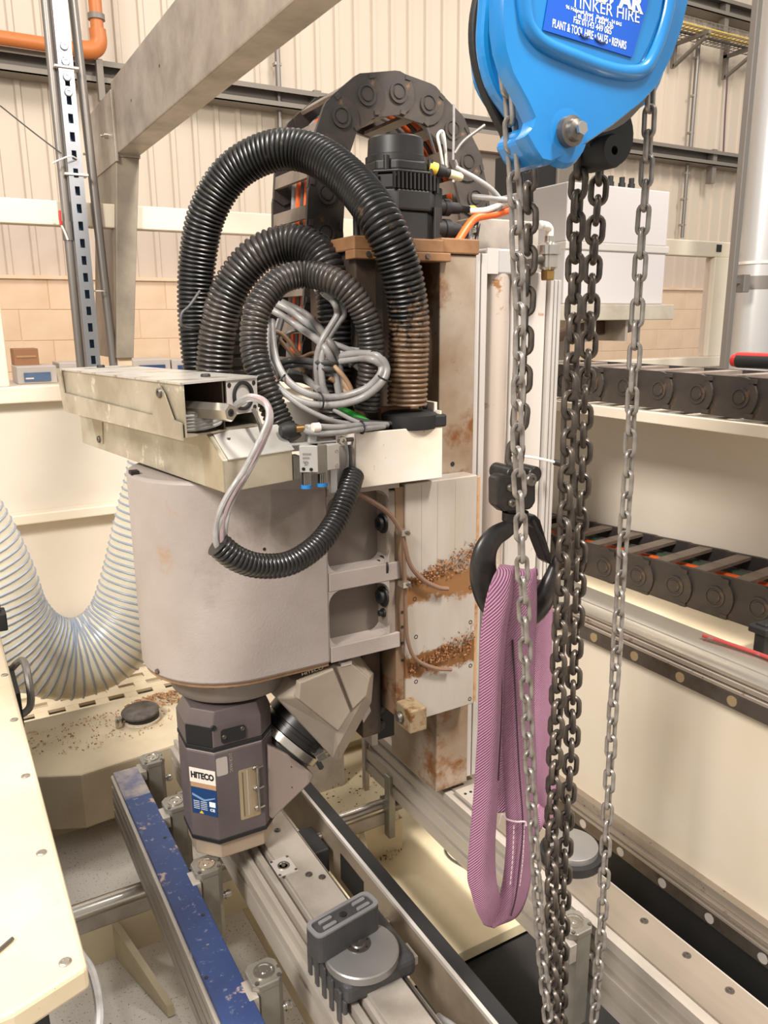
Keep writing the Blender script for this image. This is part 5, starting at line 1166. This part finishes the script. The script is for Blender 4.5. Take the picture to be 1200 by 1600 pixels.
# =================================================================== SERVO MOTOR
mx, my = .858, 1.44
def zz(py): return at(645, py, y=my-.06).z
t = T('servo_motor', 'black servo motor standing on top of the machine column', 'motor', (mx, my, zt_c+.02))
def octo(r, k=.42): return [(r, -r*k), (r, r*k), (r*k, r), (-r*k, r), (-r, r*k), (-r, -r*k), (-r*k, -r), (r*k, -r)]
def sect(r, z0, z1, nm, m=BLK, bev=.004, k=.5): return MB().prism([V((mx+a, my+b, z0)) for a, b in octo(r, k)], (0, 0, z1-z0)).build(nm, m, t, bevel=bev)
zb0 = zt_c+.026
sect(.066, zb0, zz(330), 'lower_housing'); sect(.071, zz(330), zz(297), 'middle_housing'); sect(.067, zz(297), zz(272), 'fin_core', BLKM)
for s in range(4):
    a = s*pi/2; ca, sa = cos(a), sin(a)
    for k in range(11):
        u = -.045+k*.009; q = V((mx+ca*.067-sa*u, my+sa*.067+ca*u, zz(297)))
        MB().para(q+V((sa*.002, -ca*.002, 0)), V((ca, sa, 0))*.006, V((-sa, ca, 0))*.004, (0, 0, zz(272)-zz(297))).build('fin', BLK, t)
sect(.072, zz(272), zz(267), 'fin_cap'); sect(.062, zz(267), zz(250), 'upper_housing')
MB().lathe((mx, my, zz(250)), Z, [(.060, 0), (.060, .012), (.056, .014), (.054, .045), (.051, .048), (0, .048)], 36).build('end_cap', BLK, t, True)
for sx in (-1, 1):
    for sy in (-1, 1): MB().cyl((mx+sx*.058, my+sy*.058, zb0), (mx+sx*.058, my+sy*.058, zz(330)+.01), .008, n=10).build('corner_post', BLK, t, True); MB().cyl((mx+sx*.05, my+sy*.05, zz(267)), (mx+sx*.05, my+sy*.05, zz(245)), .006, n=10).build('cap_screw', BLK, t, True)
MB().prism([V((mx+a*1.0, my+b*1.0, zt_c+.02)) for a, b in octo(.075, .7)], (0, 0, .012)).build('flange', BLKM, t, bevel=.002)
MB().box(mx+.066, mx+.09, my-.035, my+.03, zz(372), zz(285)).build('connector_box', BLK, t, bevel=.004)
for (py, r, x) in ((352, .019, .09), (315, .015, .085)):
    MB().lathe((mx+.08, my-.02, zz(py)), X, [(r, 0), (r, .018), (r*1.12, .02), (r*1.12, .034), (r*.8, .036), (r*.72, .06), (r*.55, .062), (r*.5, .085)], 20).build('connector', BLKM, t, True)
    MB().lathe((mx+.165, my-.02, zz(py)), X, [(r*.5, 0), (r*.55, .012), (r*.3, .02)], 14).build('gland', YEL if r < .016 else STEEL, t, True)
p = V((mx+.05, my-.045, zz(255)))
MB().lathe(p, V((1, -.2, -.25)), [(.010, 0), (.010, .018), (.0125, .019), (.0125, .032), (.009, .034), (.008, .055)], 14).build('plug', BLKM, t, True)
MB().lathe(p+V((-.002, 0, 0)), V((1, -.2, -.25)), [(.0115, 0), (.0115, .018)], 14).build('yellow_cap', YEL, t, True); MB().lathe(p+V((1, -.2, -.25)).normalized()*.045, V((1, -.2, -.25)), [(.0085, 0), (.0085, .022), (.006, .028)], 14).build('pale_sleeve', mat('pale_sleeve', (206, 200, 160), .5), t, True)
t = cab('motor_lead', 'grey leads curving from the servo motor plugs to the orange cable', [
    ([(712, 262, 1.40), (745, 280, 1.38), (770, 298, 1.37), (783, 318, 1.37), (770, 332, 1.38), (738, 342, 1.40)], .0052, GREYC),
    ([(738, 307, 1.40), (760, 309, 1.38), (790, 312, 1.36), (802, 314, 1.35)], .0055, GREYC), ([(735, 330, 1.40), (760, 328, 1.38), (785, 318, 1.37), (800, 311, 1.37)], .006, LABW)])
t = cab('orange_motor_cable', 'orange motor cable sagging to the top of the column', [([(800, 326, 1.38), (775, 334, 1.38), (745, 340, 1.39), (730, 355, 1.39), (715, 378, 1.38), (706, 390, 1.37)], .0085, ORC)])
t = cab('black_motor_cable', 'dark cables dropping beside the orange motor cable', [([(745, 345, 1.42), (730, 360, 1.42), (722, 390, 1.40)], .006, BLKM), ([(748, 350, 1.42), (745, 368, 1.41), (742, 392, 1.40)], .004, DARKC), ([(738, 350, 1.41), (735, 370, 1.41), (738, 390, 1.40)], .004, GREYC)])
t = cab('loose_wires', 'thin white and grey wires standing up behind the servo motor', [
    ([(694, 270, 1.52), (688, 235, 1.52), (684, 212, 1.52), (692, 206, 1.52), (696, 230, 1.52), (698, 262, 1.52)], .0032, LABW), ([(700, 262, 1.52), (694, 225, 1.52), (688, 206, 1.52)], .003, GREYC),
    ([(711, 250, 1.5), (714, 262, 1.5), (708, 285, 1.5)], .003, GREYC), ([(708, 250, 1.5), (709, 200, 1.5), (709, 163, 1.5)], .0028, GREYC), ([(710, 240, 1.5), (725, 220, 1.5), (757, 196, 1.5)], .0038, CONDM), ([(680, 240, 1.5), (672, 215, 1.5), (667, 200, 1.5)], .003, DARKC)])

# =================================================================== ENERGY CHAIN ARCH
YA = 1.60
ctr = px3([(498, 600), (500, 540), (503, 480), (506, 420), (508, 366), (510, 305), (515, 243), (531, 186), (570, 150), (620, 145), (668, 163), (707, 205), (731, 258), (742, 318), (745, 390)], YA)
Pa = resample(spline(ctr, 20), .0795)
lm3 = linkmesh(.0795, .086, .20)
t = T('energy_chain', 'black energy chain arching high over the servo motor', 'energy chain', Pa[0])
frs = []
for i in range(len(Pa)-1):
    xd = (Pa[i+1]-Pa[i]).normalized(); mid = (Pa[i]+Pa[i+1])*.5
    frs.append(frame(mid, xd, xd.cross(Y)*-1 if False else V((-xd.z, 0, xd.x))))
echain(t, frs, lm3)
for k, (m_, dy) in enumerate(((GREYC, .03), (DARKC, .052), (GREYC, .072), (ORC, .095), (DARKC, .115), (ORC, .14), (GREYC, .165))):
    pth = [p+Y*dy for p in spline(ctr, 8)]; MB().tube(pth, .0095, 8).build('cable', m_, t, True)

# =================================================================== LIGHT GREY CABINET ON ITS TRAY
cA = at(888, 283, y=2.0); cB = at(888, 475, y=2.0)
t = T('grey_cabinet', 'light grey control cabinet on a galvanised tray behind the dark chains', 'cabinet', (cA.x, 2.0, cB.z))
x2 = at(1048, 292, y=2.0).x; zm = at(888, 383, y=2.0).z
MB().box(cA.x, x2, 2.0, 2.85, cB.z, zm-.004).build('lower_body', GREYBX, t, bevel=.004); MB().box(cA.x-.002, x2+.01, 1.995, 2.86, zm-.012, zm+.012).build('band', ALUW, t, bevel=.003); MB().box(cA.x, x2, 2.0, 2.85, zm+.012, cA.z).build('upper_body', GREYBX, t, bevel=.004)
for px in (961, 979, 994): 
    p = at(px, 280, y=2.03); MB().cyl((p.x, 2.05, cA.z-.002), (p.x, 2.05, cA.z+.022), .012, n=12).build('gland', BLKM, t, True); MB().cyl((p.x, 2.05, cA.z+.022), (p.x, 2.05, cA.z+.04), .009, n=12).build('gland_cap', BLKM, t, True)
t = T('cabinet_tray', 'galvanised tray carrying the light grey control cabinet', 'tray', (cA.x, 1.98, cB.z-.06))
zt2 = at(1000, 500, y=1.97).z; xr = at(1054, 478, y=1.97).x
MB().box(cA.x-.12, xr, 1.97, 2.9, zt2, cB.z-.001).build('tray_edge', mat('tray_galv', (178, 170, 156), .42, .3, var=((158, 148, 132), 10, .4, .7)), t, bevel=.003)
for xx in (1.95, 2.1): MB().box(xx, xx+.012, 1.99, 2.3, zt2-.07, zt2).build('cable_hanger', GALV, bpy.data.objects['cabinet_tray'])
t = T('cable_sheaf', 'flat sheaf of dark brown cables under the cabinet tray', 'cable', at(930, 515, y=2.1))
for k in range(7): MB().tube(spline(px3([(860, 522+k*2, 1.9+.02*k), (900, 510+k*2.4, 2.0), (945, 504+k*2.6, 2.1), (985, 501+k*2.4, 2.2), (1000, 500, 2.3)], 2.1), 6), .008, 7).build('cable', mat('brown_cable', (72, 50, 40), .5), t, True)
# =================================================================== CHAIN HOIST
YHF = .60
t = T('chain_hoist', 'blue chain hoist body with a hire sticker hanging at the top', 'chain hoist', at(888, 208, y=.68))
cov = [(782, 0), (782, 40), (787, 77), (798, 114), (812, 140), (825, 164), (835, 187), (831, 202), (822, 214), (834, 236), (846, 254), (860, 257), (900, 238), (960, 197), (1007, 160), (1028, 137), (1042, 112), (1055, 86), (1070, 43), (1080, 0), (1086, -60), (1070, -130), (1020, -190), (930, -215), (850, -190), (800, -120), (785, -50)]
G = A3(cov, YHF)
cc = sum(G, V((0, 0, 0)))/len(G)
mb = MB(); inn = [cc+(p-cc)*.965 for p in G]
mb.loft([[p+Y*.016 for p in G], [p+Y*.010 for p in G], [cc+(p-cc)*.988+Y*.003 for p in G], [p for p in inn]]); mb.build('front_cover', BLUE, t, True)
rid = spline(A3([(822, -110), (815, -40), (818, 12), (826, 45), (850, 70), (900, 92), (945, 108), (980, 114), (1005, 108), (1022, 80), (1036, 40), (1044, 0), (1046, -60), (1030, -120)], YHF+.0005), 8)
mb = MB(); mb.tube(rid, .0075, 10); mb.build('pressed_ridge', BLUE, t, True)
inset = A3([(822, -100), (819, -30), (823, 20), (833, 46), (860, 70), (905, 89), (950, 103), (982, 109), (1000, 101), (1016, 70), (1031, 30), (1039, -10), (1036, -80), (1000, -120)], YHF-.0035)
MB().prism(inset, Y*.006).build('pressed_panel', BLUE, t, bevel=.002)
YL = YHF-.0042
lb = A3([(858, -12), (848, 47), (987, 90), (1010, 13), (1016, -15)], YL)
stk = MB().prism(lb, Y*-.0006).build('hire_sticker', LABB, t)
YT = YL-.0009
def tx(s, a, b, h, bold=False, m=None): 
    p, q = at(a[0], a[1], y=YT), at(b[0], b[1], y=YT); d = (q-p).normalized(); text(s, p, q, V((-d.z, 0, d.x)), h, m or WTX, stk, 'sticker_lettering', bold)
k_ = (at(900, 100, y=YT)-at(901, 100, y=YT)).length
tx('PLANT & TOOL HIRE • SALES • REPAIRS', (863, 42), (978, 77), 8.5*k_, .016)
tx('Fax 01143 449 065', (896, 35), (955, 54), 6.5*k_, .016); tx('Tel. 0114 1 444 236', (898, 27), (958, 45), 6.5*k_, .016)
tx('96 Holywell Road   Sheffield   S4 8AS', (884, 13), (971, 41), 3.8*k_, .016); tx('TINKER HIRE', (893, 10), (999, 36), 12.5*k_)
tx('DBAR', (931, 0), (1005, 21), 19*k_, True)
for pts in ([(906, 52), (912, 58), (920, 57)], [(930, 60), (938, 66), (946, 66)]):
    MB().tube(spline(A3(pts, YT-.0002), 4), .0009, 4).build('scratch', mat('scuff_dark', (40, 60, 90), .6), stk)
# pin boss and bolt
bp = at(886, 207, y=YHF)
MB().lathe(bp+Y*.004, -Y, [(.030, -.004), (.026, .003), (.018, .0045)], 28).build('boss', BLUE, t, True)
MB().lathe(bp, -Y, [(.0135, 0), (.0135, .008), (.010, .009), (.009, .014), (.0, .018)], 24).build('pin_bolt', STEELD, t, True); MB().cyl(bp-Y*.018, bp-Y*.021, .006, n=6).build('pin_end', STEEL, t)
# layers behind the front cover
def layer(pts, y0, y1, m, nm, bev=.003): return MB().prism(closed(A3(pts, y0)), Y*(y1-y0)).build(nm, m, t, bevel=bev)
def closed(P, k=4):
    n = len(P); Q = spline(P[-2:]+P+P[:3], k); return Q[2*k:(2+n)*k]
layer([(759, 0), (756, 70), (770, 132), (800, 180), (830, 222), (850, 245), (900, 226), (960, 186), (1012, 140), (1040, 90), (1058, 20), (1062, -90), (1000, -160), (880, -170), (790, -110), (764, -50)], .668, .684, BLUE, 'middle_plate', .005)
layer([(745, 0), (740, 62), (750, 120), (768, 166), (788, 206), (800, 226), (860, 215), (950, 190), (1010, 120), (1040, 20), (1030, -80), (960, -150), (850, -150), (770, -80)], .690, .701, BLKM, 'brake_plate', .003)
layer([(752, -6), (745, 50), (745, 100), (757, 146), (800, 190), (900, 180), (990, 120), (1020, 20), (1000, -80), (900, -130), (790, -90), (756, -40)], .703, .718, BLUE, 'rear_cover', .01)
layer([(845, 60), (850, 180), (860, 215), (905, 205), (980, 140), (1010, 60)], .618, .668, BLUE, 'spacer_web', .004)
MB().prism(A3([(836, 192), (831, 203), (824, 214), (836, 238), (847, 254), (860, 257), (900, 238), (905, 205)], YHF+.012), Y*.05).build('bottom_fold', BLUE, t, bevel=.004)
hw = at(915, 40, y=.644); MB().lathe(hw-Y*.012, Y, [(.085, 0), (.098, .003), (.088, .010), (.088, .014), (.098, .021), (.085, .024)], 48).build('hand_wheel', STEELD, t, True)
gc = at(912, 95, y=.79)
MB().lathe(gc-Y*.07, Y, [(.060, 0), (.070, .006), (.070, .052), (.078, .054), (.078, .062), (.066, .064), (.066, .095), (.05, .10)], 40).build('load_sheave_housing', BLUE, t, True)
lg = at(868, 180, y=.79); MB().box(lg.x-.03, lg.x+.085, .73, .82, lg.z+.002, lg.z+.09).build('chain_guide', BLKM, t, bevel=.008)
tp_ = V((gc.x, .70, gc.z+.10))
MB().cyl(tp_, tp_+Z*.13, .014, n=14).build('hook_shank', STEELD, t, True)
MB().tube(spline([tp_+V((0, 0, .12)), tp_+V((-.03, 0, .15)), tp_+V((-.045, 0, .19)), tp_+V((-.02, 0, .235)), tp_+V((.025, 0, .235)), tp_+V((.045, 0, .20))], 6), .012, 12).build('top_hook', STEELD, t, True)
t4 = T('beam_sling', 'webbing loop carrying the hoist from the gantry beam above the frame', 'sling', tp_+Z*.24)
bz = zB+hB; MB().tube(spline([tp_+V((0, 0, .215)), V((xb0-.02, .70, zB)), V((xb0-.02, .70, bz)), V((xb0+.05, .70, bz+.02)), V((xb1+.02, .70, bz)), V((xb1+.02, .70, zB)), tp_+V((.005, 0, .215))], 6), .012, 8).build('loop', SL, t4, True)
# black limiter roller
p = at(940, 240, y=.75); t2 = T('chain_stop', 'black chain stop roller under the right side of the blue hoist', 'stopper', p)
MB().lathe(p, -Y, [(.019, -.02), (.019, .018), (.017, .021), (.005, .021), (.005, .01), (0, .01)], 26).build('roller', BLKM, t2, True); q = at(927, 217, y=.78); MB().lathe(q, -Y, [(.037, -.01), (.037, .03)], 28).build('housing', BLKM, t2, True)

# ------------------------------------------------------------------ chains
def linkm(pitch, wire, width):
    a = pitch/2; w_ = width/2-wire/2; hl = a+wire/2 - wire*.0
    hh = (pitch+2*wire)/2-wire/2
    pts = []
    for k in range(9): th = k*pi/8; pts.append(V((w_*cos(th), 0, (hh-w_)+w_*sin(th))))
    for k in range(9): th = pi+k*pi/8; pts.append(V((w_*cos(th), 0, -(hh-w_)+w_*sin(th))))
    o = MB().tube(pts, wire/2, 9, loop=True, flat=(0, 1, 0)).build('chain_link', CHL, smooth=True); me = o.data; bpy.data.objects.remove(o); return me
LH = linkm(.0245, .0054, .0170); LL = linkm(.0243, .0082, .0265); LLd = LL; LL.materials.clear(); LL.materials.append(CHD)
def hang(pts, y, me, pitch, parent, twist=.35, jit=.12, start=0):
    P = resample(spline(px3(pts, y), 30), pitch)
    for i in range(len(P)-1):
        zd = (P[i+1]-P[i]).normalized(); mid = (P[i]+P[i+1])*.5
        th = twist+(i+start) % 2*pi/2+random.uniform(-jit, jit)+.25*sin(i*.21+start)
        xd = V((cos(th), sin(th), 0)); yd = zd.cross(xd).normalized(); xd = yd.cross(zd)
        o = link('chain_link', me, parent); o.matrix_basis = Matrix.Translation(mid) @ Matrix((xd, yd, zd)).transposed().to_4x4()
th_ = T('hand_chain', 'light grey hand chain hanging in two long falls from the blue hoist', 'chain', at(800, 300, y=.68))
hang([(789, 100), (793, 125), (800, 235), (805, 320), (807, 380), (811, 460), (812, 520), (810, 600), (809, 650), (809, 715), (812, 770), (814, 832), (816, 897), (820, 983), (823, 1100), (829, 1225), (837, 1350), (845, 1470), (858, 1610)], .645, LH, .0245, th_, twist=-.15)
hang([(1017, 130), (1014, 200), (1009, 290), (1003, 370), (998, 450), (993, 530), (988, 620), (983, 715), (978, 790), (972, 868), (967, 955), (962, 1040), (957, 1120), (952, 1221), (946, 1325), (941, 1433), (933, 1533), (926, 1610)], .645, LH, .0245, th_, twist=.2)
t = T('load_chain', 'dark load chain running behind the left hand chain down to the hook', 'chain', at(815, 500, y=.80))
hang([(820, 225), (825, 300), (825, 375), (822, 454), (819, 516), (817, 579), (814, 641), (806, 700), (801, 742)], .80, LL, .0243, t, twist=.5)
t = T('slack_chain', 'left one of the two dark slack load chains beside the sling', 'chain', at(890, 600, y=.77))
hang([(911, 205), (906, 258), (901, 330), (899, 408), (897, 480), (894, 540), (890, 630), (887, 714), (883, 800), (879, 900), (874, 1000), (871, 1100), (867, 1180), (863, 1280), (862, 1380), (863, 1490), (866, 1610)], .77, LL, .0243, t, twist=.15, start=1)
t = T('slack_chain', 'right one of the two dark slack load chains, hanging from the chain stop', 'chain', at(915, 600, y=.80))
hang([(938, 250), (935, 300), (930, 360), (925, 435), (921, 510), (918, 570), (913, 630), (911, 718), (907, 800), (904, 880), (900, 970), (896, 1060), (893, 1168), (886, 1270), (881, 1380), (877, 1490), (875, 1610)], .80, LL, .0243, t, twist=.75)

# ------------------------------------------------------------------ hook block, hook and sling
YK = .81
t = T('load_hook', 'black steel load hook with a hook block and latch, carrying the purple sling', 'hook', at(805, 800, y=YK))
bk_ = [(776, 748), (784, 742), (830, 742), (838, 752), (838, 785), (830, 797), (788, 800), (776, 790)]
for (y0, y1) in ((YK-.026, YK-.006), (YK+.004, YK+.024)): MB().prism(A3(bk_, y0), Y*(y1-y0)).build('block_half', HOOK, t, bevel=.004)
MB().prism(A3([(782, 752), (832, 752), (832, 792), (782, 792)], YK-.006), Y*.010).build('block_core', BLKM, t)
for (px, py) in ((797, 762), (799, 786), (829, 750)): bolt(at(px, py, y=YK-.026), -Y, .0055 if px < 820 else .009, .004, STEELD, t)
for px in (788, 822): p = at(px, 738, y=YK); MB().lathe(p+Y*-.02, Y, [(.011, 0), (.011, .04)], 16).build('chain_lug', HOOK, t, True, bevel=.002)
hk = [(805, 792, 15), (803, 812, 15), (792, 826, 16), (773, 838, 19), (759, 857, 22), (754, 882, 24.5), (757, 908, 27), (769, 934, 30), (790, 954, 31), (813, 962, 30), (836, 951, 28), (852, 930, 24), (862, 907, 19), (869, 884, 14), (874, 866, 9.5), (876, 857, 5)]
cen = spline([at(a, b, y=YK) for a, b, _ in hk], 6)
rr = []
for i in range(len(hk)-1):
    for j in range(6): rr.append((hk[i][2]*(1-j/6)+hk[i+1][2]*j/6)/1230*1.06)
rr.append(hk[-1][2]/1230*1.06)
# drop-forged section: flattened across, tapered inwards
mb = MB(); rings = []
for i, c in enumerate(cen):
    tn = (cen[min(i+1, len(cen)-1)]-cen[max(i-1, 0)]).normalized(); nb = tn.cross(Y).normalized()
    rings.append([c+nb*(cos(k*pi/10)*rr[i]*.92)+Y*(sin(k*pi/10)*rr[i]*(.62 if i > 10 else .85)*(1+.18*cos(k*pi/10))) for k in range(20)])
mb.loft(rings); mb.build('hook', HOOK, t, True)
MB().lathe(at(805, 806, y=YK), Z, [(.018, -.006), (.018, .006)], 20).build('shank_collar', HOOK, t, True)
la = ats([(826, 806), (838, 805), (845, 812), (862, 868), (864, 884), (856, 878), (836, 826), (824, 816)], y=YK-.012)
MB().prism(la, Y*.024).build('safety_latch', mat('latch_black', (36, 34, 36), .35, .3), t, bevel=.003)
MB().tube(spline(ats([(832, 812), (846, 842), (858, 874)], y=YK-.0135), 5), .0028, 6).build('latch_rib', HOOK, t, True)

t = T('lifting_sling', 'purple webbing sling hung over the hook, folded into a long loop', 'sling', at(790, 1420, y=.76))
def ribbon(L_, R_, nm='webbing', th=.0035, m=SL, cup=.0, k=8, cols=8):
    a = spline([at(p[0], p[1], y=p[2]) for p in L_], k); b = spline([at(p[0], p[1], y=p[2]) for p in R_], k)
    mb = MB(); n = cols; vs = []; fs = []
    for i in range(len(a)):
        for j in range(n+1):
            u = j/n; p = a[i].lerp(b[i], u); p = p+Y*(-cup*sin(pi*u))+Y*(.0012*sin(u*7+i*.03)); vs.append(p)
    for i in range(len(a)-1):
        for j in range(n): q = i*(n+1)+j; fs.append((q, q+1, q+n+2, q+n+1))
    mb.add(vs, fs); o = mb.build(nm, m, t, True)
    s = o.modifiers.new('thickness', 'SOLIDIFY'); s.thickness = th; s.offset = 0; return o
# left fall, over the hook and down
ribbon([(800, 900, .835), (786, 884, .80), (776, 892, .765), (762, 930, .752), (752, 990, .748), (750, 1060, .748), (748, 1130, .748), (742, 1230, .75), (735, 1310, .752), (731, 1370, .752), (736, 1393, .752), (744, 1420, .755), (756, 1443, .765)],
       [(822, 900, .835), (806, 884, .80), (803, 893, .772), (800, 935, .752), (791, 990, .748), (786, 1060, .75), (784, 1130, .752), (779, 1230, .755), (773, 1310, .755), (774, 1370, .755), (779, 1395, .757), (781, 1415, .765), (772, 1444, .775)], cup=.006)
# right fall of the front loop
ribbon([(812, 900, .83), (806, 890, .79), (800, 905, .768), (794, 960, .762), (784, 1010, .76), (784, 1100, .762), (786, 1200, .765), (792, 1280, .768), (791, 1340, .770), (783, 1395, .772), (768, 1425, .772), (757, 1444, .767)],
       [(840, 898, .83), (838, 888, .80), (838, 905, .780), (838, 960, .775), (836, 1010, .775), (834, 1100, .778), (838, 1200, .78), (838, 1280, .782), (832, 1340, .785), (825, 1392, .785), (808, 1430, .785), (775, 1446, .775)], cup=.006)
# rear fall, in shade behind
ribbon([(826, 905, .85), (824, 930, .86), (822, 1000, .865), (822, 1100, .87), (826, 1200, .88), (836, 1250, .90), (850, 1290, .93)],
       [(856, 905, .87), (862, 935, .88), (862, 1000, .885), (861, 1100, .89), (859, 1180, .90), (858, 1235, .91), (866, 1290, .94)], cup=.004)
ribbon([(776, 1160, .80), (776, 1200, .80), (776, 1240, .80), (778, 1270, .80)], [(796, 1160, .81), (796, 1200, .81), (796, 1240, .81), (798, 1262, .80)], cup=.003)
ribbon([(838, 1262, .90), (852, 1230, .92), (862, 1200, .94)], [(842, 1300, .90), (858, 1270, .92), (870, 1235, .94)], cup=.003)
def stitch(pts, m, r=.0011, dash=None, nm='stitching'):
    P = resample(spline([at(p[0], p[1], y=p[2]) for p in pts], 16), .0028)
    mb = MB()
    for i in range(0, len(P)-1):
        if dash and i % 3 == 2: continue
        d = (P[i+1]-P[i]); mb.tube([P[i], P[i+1]-d*.15 if not dash else P[i+1]], r, 5)
    o = mb.build(nm, m, t); o['kind'] = 'stuff'
stitch([(801, 1000, .757), (806, 1100, .756), (811, 1200, .758), (817, 1290, .76), (812, 1350, .761), (806, 1400, .764), (798, 1432, .768)], STID, .0013)
stitch([(783, 1000, .746), (784, 1100, .748), (779, 1220, .75)], STID, .0009)
stitch([(803, 1290, .762), (801, 1340, .763), (797, 1385, .764)], STIT, .0009, 1); stitch([(819, 1290, .764), (817, 1340, .766), (812, 1385, .768)], STIT, .0009, 1)
MB().tube(spline(A3([(784, 1272), (792, 1280), (806, 1284), (820, 1284), (822, 1290)], .758), 5), .0014, 6).build('stitch_bar', STIT, t, True); MB().tube(spline(A3([(792, 1280), (785, 1272), (781, 1282), (779, 1290)], .757), 5), .0008, 5).build('loose_thread', STIT, t, True)
